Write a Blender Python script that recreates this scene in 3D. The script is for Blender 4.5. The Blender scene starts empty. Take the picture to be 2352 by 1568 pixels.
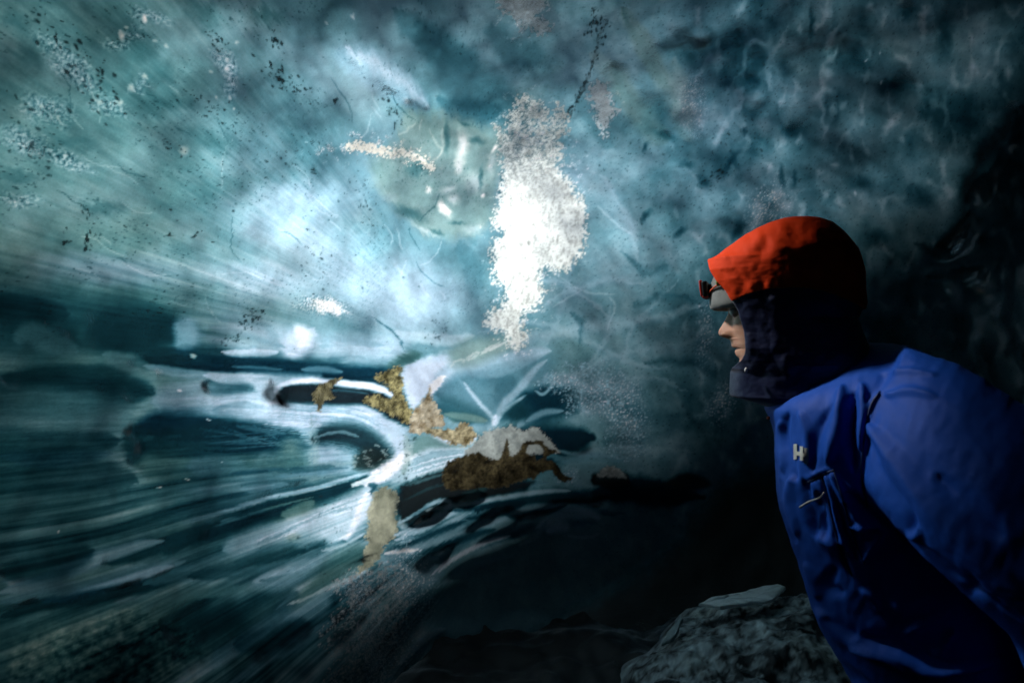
import bpy, bmesh, math, random
import numpy as np
from mathutils import Vector

# ---------------------------------------------------------------- camera, world, sun, exposure
SC = bpy.context.scene
CAM_Z = 1.45
cam_d = bpy.data.cameras.new("camera"); cam = bpy.data.objects.new("camera", cam_d)
SC.collection.objects.link(cam); SC.camera = cam
cam.location = (0, 0, CAM_Z); cam.rotation_euler = (math.radians(90), 0, 0)
cam_d.lens = 18; cam_d.sensor_width = 36; cam_d.clip_start = 0.02; cam_d.clip_end = 200
cam_d.dof.use_dof = True; cam_d.dof.focus_distance = 1.45; cam_d.dof.aperture_fstop = 3.5

SUN = Vector((-0.62, 0.35, 0.70)).normalized()          # direction towards the sun
world = bpy.data.worlds.new("World"); SC.world = world; world.use_nodes = True
nt = world.node_tree; bg = nt.nodes["Background"]
sky = nt.nodes.new("ShaderNodeTexSky"); sky.sky_type = 'NISHITA'; sky.sun_disc = False
sky.sun_elevation = math.asin(SUN.z); sky.sun_rotation = math.atan2(SUN.x, SUN.y)
nt.links.new(sky.outputs[0], bg.inputs[0]); bg.inputs[1].default_value = 0.15
sun_d = bpy.data.lights.new("sun", 'SUN'); sun_d.energy = 5.0; sun_d.angle = math.radians(9)
sun_d.color = (1.0, 0.97, 0.94)
sun = bpy.data.objects.new("sun", sun_d); SC.collection.objects.link(sun)
sun.rotation_euler = (-SUN).to_track_quat('-Z', 'Y').to_euler()
SC.view_settings.view_transform = 'Standard'; SC.view_settings.look = 'None'
SC.view_settings.exposure = 1.25; SC.view_settings.gamma = 1.0
SC.render.engine = 'CYCLES'; SC.cycles.use_denoising = True
SC.cycles.max_bounces = 8; SC.cycles.diffuse_bounces = 5; SC.cycles.glossy_bounces = 3
SC.cycles.caustics_reflective = False; SC.cycles.caustics_refractive = False
SC.cycles.sample_clamp_indirect = 4.0
# ---------------------------------------------------------------- noise
import numpy as np, math, random
_rng = np.random.RandomState(7)
_P = _rng.permutation(4096).astype(np.int64)
_G2 = _rng.uniform(0, 2*np.pi, 4096); _GX = np.cos(_G2).astype(np.float32); _GY = np.sin(_G2).astype(np.float32)

def perlin(x, y, seed=0):
    xi = np.floor(x).astype(np.int64); yi = np.floor(y).astype(np.int64)
    xf = (x-xi).astype(np.float32); yf = (y-yi).astype(np.float32)
    u = xf*xf*xf*(xf*(xf*6-15)+10); v = yf*yf*yf*(yf*(yf*6-15)+10)
    def g(ix, iy, fx, fy):
        h = _P[(_P[(ix+seed*131) & 4095] + iy) & 4095]
        return _GX[h]*fx + _GY[h]*fy
    a = g(xi, yi, xf, yf); b = g(xi+1, yi, xf-1, yf)
    c = g(xi, yi+1, xf, yf-1); d = g(xi+1, yi+1, xf-1, yf-1)
    ab = a+u*(b-a); cd = c+u*(d-c)
    return (ab+v*(cd-ab))*1.5

def fbm(x, y, oct=4, seed=0, gain=0.5):
    s = 0; a = 1.0; n = 0
    for i in range(oct):
        s = s + a*perlin(x*2**i + 17.3*i, y*2**i - 9.1*i, seed+i); n += a; a *= gain
    return s/n

def ridged(x, y, oct=3, seed=0):
    s = 0; a = 1.0; n = 0
    for i in range(oct):
        s = s + a*(1-np.abs(perlin(x*2**i+5.3*i, y*2**i+3.7*i, seed+i))*2); n += a; a *= .5
    return s/n

def sstep(a, b, x):
    t = np.clip((x-a)/(b-a), 0, 1); return t*t*(3-2*t)

# ---------------------------------------------------------------- charts: coordinates of the traced features on the cave wall.
# (u, v) run over the wall as azimuth / height tangents seen from the middle of the cave mouth; 1176 units = 45 degrees.
FU, CU, CV = 1176.0, 1176.0, 784.0
X0, Y0, STEP = -140.0, -140.0, 1.5
NX, NY = int((2352+280)/STEP), int((1568+280)/STEP)
gx = X0 + STEP*np.arange(NX); gy = Y0 + STEP*np.arange(NY)
X, Y = np.meshgrid(gx, gy)
WX = (X + 7*fbm(X/60, Y/60, 4, 3) + 3.0*fbm(X/14, Y/14, 3, 5)).astype(np.float32)
WY = (Y + 7*fbm(X/60, Y/60, 4, 13) + 3.0*fbm(X/14, Y/14, 3, 15)).astype(np.float32)
# streak coordinates converge on the far end of the tunnel
VPX, VPY = 1130.0, 850.0
PH = np.arctan2(Y-VPY, -(X-VPX)); LR = np.log(np.hypot(X-VPX, Y-VPY)+40)

_st = (1/(1+np.exp((X-1000)/90))).astype(np.float32)   # frayed along the layers on the left
_q = (13*fbm(PH*45, LR*3.0, 3, 17)+7*fbm(PH*150, LR*6, 2, 19))*_st; _d = np.hypot(X-VPX, Y-VPY)+60
WX += (_q*(X-VPX)/_d).astype(np.float32); WY += (_q*(Y-VPY)/_d).astype(np.float32)

def sl(x0, x1, y0, y1):
    i0 = max(0, int((x0-X0)/STEP)); i1 = min(NX, int((x1-X0)/STEP)+2)
    j0 = max(0, int((y0-Y0)/STEP)); j1 = min(NY, int((y1-Y0)/STEP)+2)
    return slice(j0, max(j1, j0+1)), slice(i0, max(i1, i0+1))

def conv(pts, z):
    if z is None: return [tuple(p) for p in pts]
    ox, oy, k = z
    return [(ox+p[0]*k, oy+p[1]*k) + tuple(w*k for w in p[2:]) for p in pts]
Z3 = (827, 138, .4396); Z4 = (0, 0, .4102); Z5 = (0, 597, .3906); Z6 = (735, 735, .3515)
Z7 = (0, 1056.6, .4687); Z8 = (1286, 0, .4687); Z9 = (459.4, 643.1, .4687); ZH = (1562, 459.4, .3222); ZJ = (1699.7, 781, .5022)

def spline(pts, n=6):
    p = np.array(pts, float)
    if len(p) < 3: 
        t = np.linspace(0, 1, n+1)[:, None]; return p[0]*(1-t)+p[-1]*t
    q = np.vstack([2*p[0]-p[1], p, 2*p[-1]-p[-2]]); out = []
    for i in range(1, len(q)-2):
        for t in np.linspace(0, 1, n, endpoint=False):
            a, b, c, d = q[i-1:i+3]
            out.append(.5*((2*b)+(c-a)*t+(2*a-5*b+4*c-d)*t*t+(3*b-a-3*c+d)*t**3))
    out.append(p[-1]); return np.array(out)

def stroke_mask(pts, w=None, z=None, soft=.62, warp=1.0, n=5, taper=True):
    """mask of a tapered stroke; returns (slice, array 0..1)"""
    p = conv(pts, z)
    if len(p[0]) == 2: p = [q+(w,) for q in p]
    s = spline(p, n); wm = s[:, 2].max()+12
    S = sl(s[:, 0].min()-wm, s[:, 0].max()+wm, s[:, 1].min()-wm, s[:, 1].max()+wm)
    x = X[S]+(WX[S]-X[S])*warp; y = Y[S]+(WY[S]-Y[S])*warp
    best = np.zeros(x.shape, np.float32); N = len(s)-1
    for i in range(N):
        a, b = s[i], s[i+1]; dx, dy = b[0]-a[0], b[1]-a[1]; L = dx*dx+dy*dy+1e-6
        t = np.clip(((x-a[0])*dx+(y-a[1])*dy)/L, 0, 1)
        d = np.hypot(x-a[0]-t*dx, y-a[1]-t*dy); ww = a[2]+(b[2]-a[2])*t
        if taper:
            g = (i+t)/N; ww = ww*np.sqrt(np.clip(4*g*(1-g), 0.02, 1))
        m = 1-d/np.maximum(ww, .5); best = np.maximum(best, m)
    return S, sstep(0, soft, best)

def poly_mask(pts, z=None, feather=6, warp=1.0, n=4, inward=0.5):
    p = spline(conv(pts, z)+[conv(pts, z)[0]], n)[:-1]
    S = sl(p[:, 0].min()-feather-14, p[:, 0].max()+feather+14, p[:, 1].min()-feather-14, p[:, 1].max()+feather+14)
    x = X[S]+(WX[S]-X[S])*warp; y = Y[S]+(WY[S]-Y[S])*warp
    ins = np.zeros(x.shape, bool); dm = np.full(x.shape, 1e9); q = np.roll(p, -1, 0)
    for a, b in zip(p, q):
        c = ((a[1] > y) != (b[1] > y))
        with np.errstate(divide='ignore', invalid='ignore'):
            ins ^= c & (x < (b[0]-a[0])*(y-a[1])/(b[1]-a[1]+1e-12)+a[0])
        dx, dy = b[0]-a[0], b[1]-a[1]; L = dx*dx+dy*dy+1e-6
        t = np.clip(((x-a[0])*dx+(y-a[1])*dy)/L, 0, 1)
        dm = np.minimum(dm, np.hypot(x-a[0]-t*dx, y-a[1]-t*dy))
    sd = np.where(ins, dm, -dm)
    return S, sstep(-feather*(1-inward), feather*inward, sd).astype(np.float32)

def blob_mask(cx, cy, rx, ry, ang=0, z=None, warp=1.0, p=1.0):
    if z: (cx, cy), = conv([(cx, cy)], z); rx *= z[2]; ry *= z[2]
    R = max(rx, ry)*1.05+12; S = sl(cx-R, cx+R, cy-R, cy+R)
    x = X[S]+(WX[S]-X[S])*warp-cx; y = Y[S]+(WY[S]-Y[S])*warp-cy
    a = math.radians(ang); c, s = math.cos(a), math.sin(a)
    d = np.hypot((x*c+y*s)/rx, (-x*s+y*c)/ry)
    return S, (sstep(0, 1, 1-d)**p).astype(np.float32)

def mix(F, m, v, k=1.0):
    S, a = m; F[S] = F[S]*(1-a*k)+v*a*k
def add(F, m, v):
    S, a = m; F[S] += a*v
def mul(F, m, v):
    S, a = m; F[S] *= 1+(v-1)*a

def sample(F, x, y):
    fx = np.clip((x-X0)/STEP, 0, NX-1.001); fy = np.clip((y-Y0)/STEP, 0, NY-1.001)
    i = fx.astype(np.int64); j = fy.astype(np.int64); u = fx-i; v = fy-j
    return (F[j, i]*(1-u)*(1-v)+F[j, i+1]*u*(1-v)+F[j+1, i]*(1-u)*v+F[j+1, i+1]*u*v)
# ---------------------------------------------------------------- what the ice is made of, with light and shade painted in (traced features)
A = lambda: np.zeros((NY, NX), np.float32)
T = A()+0.62      # milkiness plus painted light and shade: 0 clear dark ice, 1 white bubbly ice
W = A()           # fine olive / tan silt in the ice
D = A()           # dark rock grit, and painted shade of the void
Hh = A()          # relief, metres towards the cave
U = A()           # 0 greenish ice, 1 blue-white ice
SNOW = A(); SED = A()
R_ = random.Random(11)

# base mottling and layering
strm = sstep(1500, 900, X)                        # layered left part
cl1 = fbm(WX/210, WY/170, 4, 21); cl2 = fbm(WX/70, WY/80, 4, 31); cl3 = fbm(WX/26, WY/30, 3, 41)
st1 = fbm(PH*9+cl1*.5, LR*2.2, 4, 51)*sstep(60, 500, np.hypot(X-VPX, Y-VPY)); st2 = fbm(PH*34+cl2*.5, LR*5, 4, 61); st3 = fbm(PH*90, LR*16, 3, 71)
rad_ = sstep(1.15, .8, np.abs(PH))
T += cl1*.22 + strm*(st1*.14+(st2*.10+st3*.06)*rad_) + (1-strm*.75)*(cl2*.16+cl3*.09)
U += sstep(250, 800, X)*.55 + cl1*.3
W += sstep(.05, .5, fbm(X/260, Y/230, 3, 81))*.25
Hh += cl1*.05*(1-.4*strm)+cl2*.010*(1-strm*.6)+st1*.012*strm
right = sstep(1380, 1700, X)
T -= right*.14; U += right*.35 
rr = ridged(WX/95, WY/150, 3, 91); T += right*(sstep(.62, .95, rr)*.25-.04); Hh += right*(rr-.5)*.022
rq = fbm(WX/40, WY/60, 4, 95); T += right*(rq*.15+fbm(WX/150, WY/210, 3, 97)*.35)
# light milky wisps in the right-hand ice
for (p, w, v) in [
    ([(1130,800),(1300,760),(1500,730),(1620,700)],16,.85), ([(1180,960),(1290,880),(1380,830),(1500,800)],12,.8),
    ([(1250,700),(1330,660),(1400,640),(1480,650)],10,.85), ([(1200,640),(1280,650),(1370,700),(1400,730)],7,.9),
    ([(1330,560),(1290,700),(1250,800)],8,.75), ([(1380,400),(1440,500),(1470,600)],13,.9),
    ([(1300,390),(1380,440),(1450,540)],26,.85), ([(1400,700),(1390,780),(1340,850)],8,.8),
    ([(1480,800),(1560,790),(1640,740)],9,.7), ([(1150,980),(1230,905),(1330,880),(1380,905),(1440,900)],6,.8),
    ([(1280,1060),(1400,1030),(1520,1030),(1600,1040)],8,.75), ([(1180,1000),(1300,930),(1360,950)],9,.8),
    ([(1100,760),(1220,740),(1320,770),(1420,820),(1530,850)],10,.8), ([(1420,860),(1500,870),(1580,900)],6,.75),
    ([(1560,640),(1500,700),(1450,760),(1430,840)],7,.8), ([(1230,930),(1270,960),(1260,1000)],5,.8)]:
    mix(T, stroke_mask(p, w*1.2, soft=1.15, warp=1.8), v, .6); mix(U, stroke_mask(p, w*1.5), .8, .6); add(Hh, stroke_mask(p, w*1.6), .012)
for (p, w) in [([(1050,830),(1130,870),(1200,880)],24), ([(1330,900),(1420,930),(1490,960),(1580,950)],30),
    ([(1380,1010),(1500,1000),(1600,960)],26), ([(1260,880),(1300,910),(1330,950)],18), ([(1480,830),(1600,830),(1640,860)],18),
    ([(1200,930),(1240,900),(1290,905)],12), ([(1450,700),(1520,680),(1600,690)],14), ([(1430,580),(1490,620),(1530,600)],15),
    ([(1310,720),(1340,740),(1330,790)],12), ([(1120,900),(1160,930),(1170,970)],14)]:
    mix(T, stroke_mask(p, w*1.3, soft=1.1, warp=2.5), .14, .5)
# dark smudges, right-hand ice (chart Z8)
for (cx, cy, rx, ry, a) in [(700,890,60,50,-20),(830,800,90,22,-50),(620,800,50,30,10),(1150,870,18,50,10),(895,640,16,26,0),
    (1140,640,80,60,0),(940,390,60,40,0),(510,670,75,30,30),(420,720,16,36,0),(1330,560,50,90,0),(1090,860,20,90,0),
    (420,1060,30,60,40),(590,1140,60,24,-30),(1480,900,110,70,0),(1650,420,120,80,0),(1760,960,110,70,10),(1560,1170,110,60,0),
    (1990,560,100,150,20),(2060,760,30,110,20),(2000,900,60,100,25),(1900,1200,60,60,0),(2230,700,60,60,0),(1880,180,60,170,0),
    (1960,1330,110,20,-8),(2180,1300,60,60,0),(2080,1180,60,60,0),(870,1130,40,80,10),(1700,60,60,60,0),(1230,120,20,120,0)]:
    mix(T, blob_mask(cx, cy, rx, ry, a, Z8, 2.0, .7), .06, .75); add(Hh, blob_mask(cx, cy, rx*1.3, ry*1.3, a, Z8), -.03)
for (cx, cy, rx, ry, a, v) in [(1780,110,30,110,4,1.0),(1780,70,34,30,0,.9),(1340,180,30,110,35,.9),(1620,600,36,90,30,1.0),(1310,380,40,50,0,.9),(1330,540,30,80,10,.8),
    (2190,350,34,70,0,.95),(1110,1010,70,60,0,.9),(1180,1040,40,80,0,.8),(950,490,70,60,0,.75),(1000,620,50,70,-20,.7),(1350,260,24,60,20,.8),
    (1760,420,22,90,-8,.7),(1570,260,10,10,0,1.3),(1575,400,10,12,0,1.5),(1500,300,14,9,0,1.2),(1350,820,44,20,0,.9),(1447,955,12,20,0,1.2),
    (2060,1020,90,60,30,.75),(2190,1330,40,120,0,.8),(1930,1430,50,110,-20,1.1),(2110,1400,60,50,20,1.0),(2040,1500,70,60,0,.9),(2250,1000,40,90,0,.8),
    (2230,880,30,60,0,.8),(1660,1000,60,60,0,.5),(750,560,30,80,0,.7),(690,180,50,50,0,.7),(820,880,60,30,-30,.6),(1180,690,20,40,0,.8),
    (1640,1290,50,30,0,.6),(1570,1380,50,50,0,.65),(1500,480,12,60,20,.7),(1680,100,10,50,0,.6),(1060,720,12,60,-20,.7),(1730,560,16,70,0,.6)]:
    mix(T, blob_mask(cx, cy, rx, ry, a, Z8, 2.2, .8), v, .75); add(Hh, blob_mask(cx, cy, rx, ry, a, Z8), .02)
    mix(U, blob_mask(cx, cy, rx*1.3, ry*1.3, a, Z8), .9, .5)
mix(W, blob_mask(2050, 1420, 55, 45, 20, Z8, 2), 1.0, .9); mix(T, blob_mask(2050, 1410, 50, 40, 20, Z8, 2), 1.3)  # golden reflection painted into tone and tint
for (p, w) in [([(2250,520),(2120,700),(2010,880),(1960,1100),(1850,1220)],46), ([(1740,1190),(1830,1240),(1900,1190),(2010,1030)],24),
               ([(1790,1360),(1950,1350),(2090,1310)],22)]:
    mix(D, stroke_mask(p, w*.7, Z8, warp=2, soft=1.2), .7, .6); mix(T, stroke_mask(p, w, Z8, warp=2, soft=1.2), .12, .7); add(Hh, stroke_mask(p, w*1.5, Z8), -.06)
# two long folds in the ceiling
for (p, w) in [([(250,320),(320,450),(400,570),(470,660),(520,690)],40), ([(300,40),(380,170),(470,330),(560,460)],30)]:
    add(Hh, stroke_mask(p, w*2.2, Z8, soft=1.2), -.035); mix(T, stroke_mask(p, w*.9, Z8, soft=1.1, warp=1.8), .3, .55); mix(W, stroke_mask(p, w, Z8, warp=1.4), .75, .6)
for (p, w, k) in [([(350,100),(460,300),(560,450),(600,560),(620,700)],50,.8), ([(150,260),(300,420),(400,600)],50,.75), ([(570,280),(590,450),(560,560)],30,.9)]:
    mix(T, stroke_mask(p, w*1.4, Z8, soft=1.2, warp=1.8), k, .5); add(Hh, stroke_mask(p, w*2, Z8, soft=1.2), .03); mix(W, stroke_mask(p, w*.8, Z8, warp=2), .55, .5)

# upper middle: deep blue band beside the snow
for (p, w, v) in [([(960,60),(1060,170),(1130,230),(1180,260)],85,.30), ([(1010,230),(1080,260),(1150,250)],40,.22), ([(900,20),(1010,110),(1100,150)],50,.3),
    ([(860,380),(930,420),(1040,470),(1090,560)],50,.45),([(1050,560),(1090,620),(1090,680)],34,.4), ([(1330,230),(1370,280),(1400,340)],40,.40),([(1240,130),(1180,120),(1130,60)],50,.35)]:
    mix(T, stroke_mask(p, w, warp=1.8), v, .6); mix(U, stroke_mask(p, w, warp=2), .55, .6); mix(W, stroke_mask(p, w), 0, .6)
# glow streak with a crisp upper rim, painted into the tone
mix(T, stroke_mask([(790,110),(860,150),(930,195),(985,245)], 40, soft=1.3, warp=2), 1.1, .75); mix(U, stroke_mask([(780,120),(860,160),(985,250)], 60), 1, .8)
mix(T, blob_mask(830, 220, 170, 90, 35, None, 2), .95, .6); add(Hh, stroke_mask([(790,110),(860,150),(930,195),(985,245)], 45), .03)
# great milky lens in the middle, part of its glow painted into the tone
for (cx, cy, rx, ry, a, v) in [(640,520,230,110,10,.95),(800,640,300,130,5,.98),(960,700,200,120,0,.95),(600,640,220,60,8,.95),(680,450,150,60,0,.9),(250,620,260,60,4,.75)]:
    mix(T, blob_mask(cx, cy, rx, ry, a, None, 2.5, .8), v, .7); mix(U, blob_mask(cx, cy, rx, ry, a, None, 2), 1, .7); mix(W, blob_mask(cx, cy, rx, ry, a), 0, .7)
# sub-surface fan right of it
for (p, w, v) in [([(930,850),(1010,820),(1110,800),(1200,790)],16,.9), ([(900,760),(1000,780),(1090,770)],22,1.05)]:
    mix(T, stroke_mask(p, w, warp=1.5), v, .6)

# olive cloudy pocket left of the snow (Z3)
mix(W, poly_mask([(230,260),(480,290),(700,360),(740,500),(720,700),(690,850),(560,930),(420,930),(300,880),(120,720),(60,560),(180,420)], Z3, 40, 2.5), .85, .85)
mix(T, poly_mask([(230,260),(480,290),(700,360),(740,500),(720,700),(690,850),(560,930),(420,930),(300,880),(120,720),(60,560),(180,420)], Z3, 60, 2.5), .68, .75)
for (cx, cy, rx, ry, a, v) in [(530,460,40,110,5,1.25),(600,640,60,70,10,1.0),(520,560,30,60,0,1.2),(440,780,26,60,-45,1.7),(690,540,26,110,8,1.0),
    (365,680,18,24,0,1.4),(460,680,60,26,-30,1.05),(590,880,90,40,-10,.9),(340,890,90,16,28,1.0),(490,730,40,40,0,1.1),(640,700,14,20,0,1.5),(700,460,14,30,30,1.5),(150,715,60,30,0,.8),(240,215,30,20,30,.95)]:
    mix(T, blob_mask(cx, cy, rx*1.3, ry*1.2, a, Z3, 1.6, 1.0), v, .85); add(Hh, blob_mask(cx, cy, rx*1.2, ry*1.2, a, Z3), .015); mix(W, blob_mask(cx, cy, rx, ry, a, Z3), .35, .7)
for (cx, cy, rx, ry, a) in [(600,420,60,30,0),(630,610,16,90,10),(300,570,90,60,0),(260,800,120,40,20),(400,900,60,16,20),(500,850,60,16,0),(740,640,14,100,5),(560,340,50,16,20),(450,400,20,120,0)]:
    mix(T, blob_mask(cx, cy, rx, ry, a, Z3, 1.5, .7), .22, .7); add(Hh, blob_mask(cx, cy, rx, ry, a, Z3), -.012)

# hairline scratches / internal cracks
for p in [[(360,350),(400,440),(430,470),(400,520)],[(430,350),(425,400),(430,480),(390,520),(310,610)],[(200,400),(300,330)],[(60,240),(110,300)],[(175,1060),(230,1130)],
          [(1290,1410),(1330,1290),(1300,1240)],[(1000,1100),(1150,1200),(1340,1230)],[(1160,1200),(1010,1290)],[(1240,760),(1330,850),(1430,920)],[(880,1550),(1000,1510)]]:
    mix(T, stroke_mask(p, 5, Z3, warp=.7, soft=1.3), 1.1, .5)
for k in range(46):
    x = R_.uniform(100, 1050); y = R_.uniform(150, 760); L = R_.uniform(25, 120); a = math.atan2(VPY-y, VPX-x)+R_.gauss(0, .12)
    if k % 4 == 0: a += R_.uniform(.6, 1.2)
    pts = [(x+L*t*math.cos(a+.2*math.sin(k+t*3)), y+L*t*math.sin(a+.2*math.sin(k+t*3))) for t in (0, .35, .7, 1)]
    mix(T, stroke_mask(pts, 2.4, warp=.6), .15 if k % 3 == 0 else 1.05, .45)

# upper left: cloudy crystals and clear green windows (Z4)
for (cx, cy, rx, ry, a) in [(800,300,140,90,10),(850,600,150,110,20),(150,300,140,90,30),(1150,90,170,90,30),(430,800,220,60,15),(1200,800,200,90,20),(100,140,120,60,30),(900,400,100,100,0),(120,1000,160,40,10),(1480,80,160,60,0),(980,560,120,80,0),(560,1150,180,50,12)]:
    mix(T, blob_mask(cx, cy, rx, ry, a, Z4, 3, .7), .34, .65); mix(U, blob_mask(cx, cy, rx, ry, a, Z4, 2), 0, .6)
crx = fbm(WX/9+PH*6, WY/7, 3, 101)
crm = A()
for (cx, cy, rx, ry, a) in [(420,420,240,80,35),(270,620,200,110,10),(620,600,150,70,20),(700,220,160,60,-20),(780,470,80,60,-30),(1250,330,120,70,30),(150,800,200,90,20),(1290,430,50,160,5),(380,900,200,60,20),(850,100,160,60,10),(350,300,240,60,35),(120,1120,160,60,5)]:
    mix(crm, blob_mask(cx, cy, rx, ry, a, Z4, 2.5, .6), 1, .9)
T += crm*(crx*1.15+.08); Hh += crm*crx*.012; U += crm*.25
for (cx, cy, r, v) in [(815,110,24,1.6),(680,200,26,1.5),(700,150,14,1.2),(1275,390,20,1.4),(1270,330,20,1.2),(930,250,16,1.1),(870,235,14,1.1),(740,490,30,1.1),(820,430,20,1.1),(670,580,30,1.1),
                    (1285,540,16,1.2),(1215,545,12,1.1),(1180,400,12,1.1),(1040,850,34,1.1),(1315,620,10,1.3),(330,670,20,1.0),(230,600,16,1.0),(1330,240,14,1.1),(560,570,20,1.0),(1980,90,16,1.2),(1830,130,12,1.1)]:
    mix(T, blob_mask(cx, cy, r, r*1.25, -20, Z4, 1.0, .6), v, .85); mix(W, blob_mask(cx, cy, r, r, 0, Z4), .4, .8)

# dark lens band and recesses across the left, shade painted into the tone (Z5)
def dark(p, w, k=.9, z=Z5, v=.04, warp=.8, h=-.02, b=.0):
    mix(T, stroke_mask(p, w, z, warp=warp), v, k); add(Hh, stroke_mask(p, w*1.2, z), h); mix(W, stroke_mask(p, w, z, warp=warp), b, .7)
def lite(p, w, v=1.1, k=.8, z=Z5, warp=.6, h=.015, u=1.0):
    mix(T, stroke_mask(p, w, z, warp=warp), v, k); add(Hh, stroke_mask(p, w*1.3, z), h); mix(U, stroke_mask(p, w*1.2, z), u, k); mix(W, stroke_mask(p, w*1.2, z), 0, k*.8)
lb = sstep(560, 700, Y+.0*X)*sstep(1050, 700, X)
# darkens the clear lower ice; weak light and reflections painted as tone bands
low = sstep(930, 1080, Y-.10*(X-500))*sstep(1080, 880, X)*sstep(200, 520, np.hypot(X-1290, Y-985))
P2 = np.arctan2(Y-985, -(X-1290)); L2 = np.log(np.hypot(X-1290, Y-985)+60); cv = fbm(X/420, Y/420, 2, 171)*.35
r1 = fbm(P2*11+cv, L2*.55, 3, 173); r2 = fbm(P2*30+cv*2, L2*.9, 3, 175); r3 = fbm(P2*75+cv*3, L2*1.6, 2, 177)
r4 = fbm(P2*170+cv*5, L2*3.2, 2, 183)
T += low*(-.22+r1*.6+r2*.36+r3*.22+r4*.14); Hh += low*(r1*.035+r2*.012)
up_ = strm*(1-low)*sstep(480, 640, Y)*sstep(330, 750, np.hypot(X-VPX, Y-VPY))*sstep(1150, 1000, Y); u1 = fbm(PH*26, LR*.8, 3, 179); u2 = fbm(PH*70, LR*1.3, 2, 181); T += up_*(u1*.30+u2*.2)
dark([(-350,300),(0,300),(300,330),(600,380),(850,380),(1040,420)], 100, .8, v=.10)
dark([(-350,450),(50,430),(250,470),(420,430)], 90, .7, v=.12)
dark([(560,400),(760,440),(1000,480),(1050,520)], 95, .85, v=.06)
dark([(-300,250),(100,280),(420,320)], 40, .7)
lite([(100,470),(180,430),(330,500),(450,530)], 40, .5, .6, u=.2)
lite([(1060,380),(1100,440),(1070,520)], 38, .75, .7, u=1)
dark([(760,600),(1000,590),(1250,570),(1500,590),(1750,600),(1900,620)], 44, .95)
dark([(780,612),(1000,640),(1200,655),(1450,650),(1700,640),(1850,660)], 20, 1.0, v=.0)
dark([(1350,600),(1550,660),(1800,650),(1950,640),(2200,630),(2350,660)], 46, .9, v=.05)
dark([(0,700),(300,690),(600,690),(760,720),(900,780)], 50, .8, v=.08); dark([(-350,740),(0,760),(300,780),(600,790),(860,780)], 70, .75, v=.08, b=.2)
dark([(1180,740),(1300,720),(1450,700),(1640,690)], 22, .95); dark([(1220,750),(1350,760),(1500,780)], 30, .9, v=.02)
dark([(1630,790),(1700,760),(1850,770),(2000,760),(2150,780),(2300,860),(2352,930)], 70, 1.0, v=.02, h=-.05)
dark([(1650,820),(1760,850),(1900,840),(2100,820),(2250,880)], 30, .9, v=.03)
lite([(1640,740),(1740,710),(1850,720),(1960,740),(2100,735),(2250,770),(2330,820)], 15, 1.25, .9)
lite([(1200,680),(1400,700),(1650,680),(1800,690),(1880,660)], 26, 1.05, .8); lite([(1450,740),(1560,760),(1640,800)], 40, 1.05, .85)
lite([(1220,870),(1400,850),(1600,870),(1800,880),(2000,860),(2200,900),(2340,980)], 50, 1.05, .85); lite([(2000,880),(2150,920),(2300,1010),(2350,1080)], 60, .95, .8)
lite([(850,620),(1050,660),(1300,680)], 14, .9, .6); lite([(600,560),(760,610),(930,700)], 30, .62, .6, u=.2)
lite([(900,830),(1100,800),(1300,810),(1550,820)], 46, .8, .6); lite([(820,960),(1000,930),(1150,920),(1300,880)], 30, .8, .7)
dark([(1250,880),(1400,880),(1540,880)], 24, .9); dark([(1640,910),(1740,925)], 10, .7)
dark([(780,1010),(950,970),(1150,990),(1350,1010),(1550,1000),(1760,1030)], 62, .95, v=.02); dark([(800,1100),(1000,1090),(1200,1080),(1500,1070),(1700,1060)], 46, .85, v=.05, b=.35)
dark([(760,1020),(790,1100),(780,1180)], 40, .8, b=.5); dark([(800,1190),(1000,1200),(1300,1180),(1500,1150)], 60, .6, v=.12, b=.8)
lite([(-300,900),(0,880),(300,900),(600,940),(760,940)], 80, .5, .6, u=.3); dark([(-300,1090),(0,1080),(300,1100),(700,1060)], 60, .7, v=.08)
lite([(0,1150),(300,1170),(650,1140)], 24, .35, .6, u=.6); dark([(-300,1250),(0,1240),(400,1250),(800,1300)], 80, .7, v=.1)
lite([(1120,1230),(1250,1200),(1450,1210)], 34, .45, .7); mix(W, blob_mask(1720, 1060, 110, 80, 0, Z5, 2), .9, .8); mix(T, blob_mask(1720, 1080, 120, 90, 0, Z5, 2), .42, .7)
lite([(1480,1350),(1560,1250),(1700,1180),(1800,1150)], 60, .6, .6, u=.5)
dark([(1840,1050),(1950,1030),(2080,1060),(2190,1130),(2260,1180)], 38, .95, v=.05); mix(T, blob_mask(1920, 1150, 110, 70, -10, Z5, 2), 1.0, .85); mix(U, blob_mask(1920, 1150, 120, 80, 0, Z5), 1)
mix(D, blob_mask(2200, 1170, 90, 70, -20, Z5, 2), .5, .8); mix(W, blob_mask(2180, 1210, 90, 50, -20, Z5, 2), .8, .8); mix(T, blob_mask(2200, 1190, 90, 60, -20, Z5, 3), .25, .8)
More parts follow.
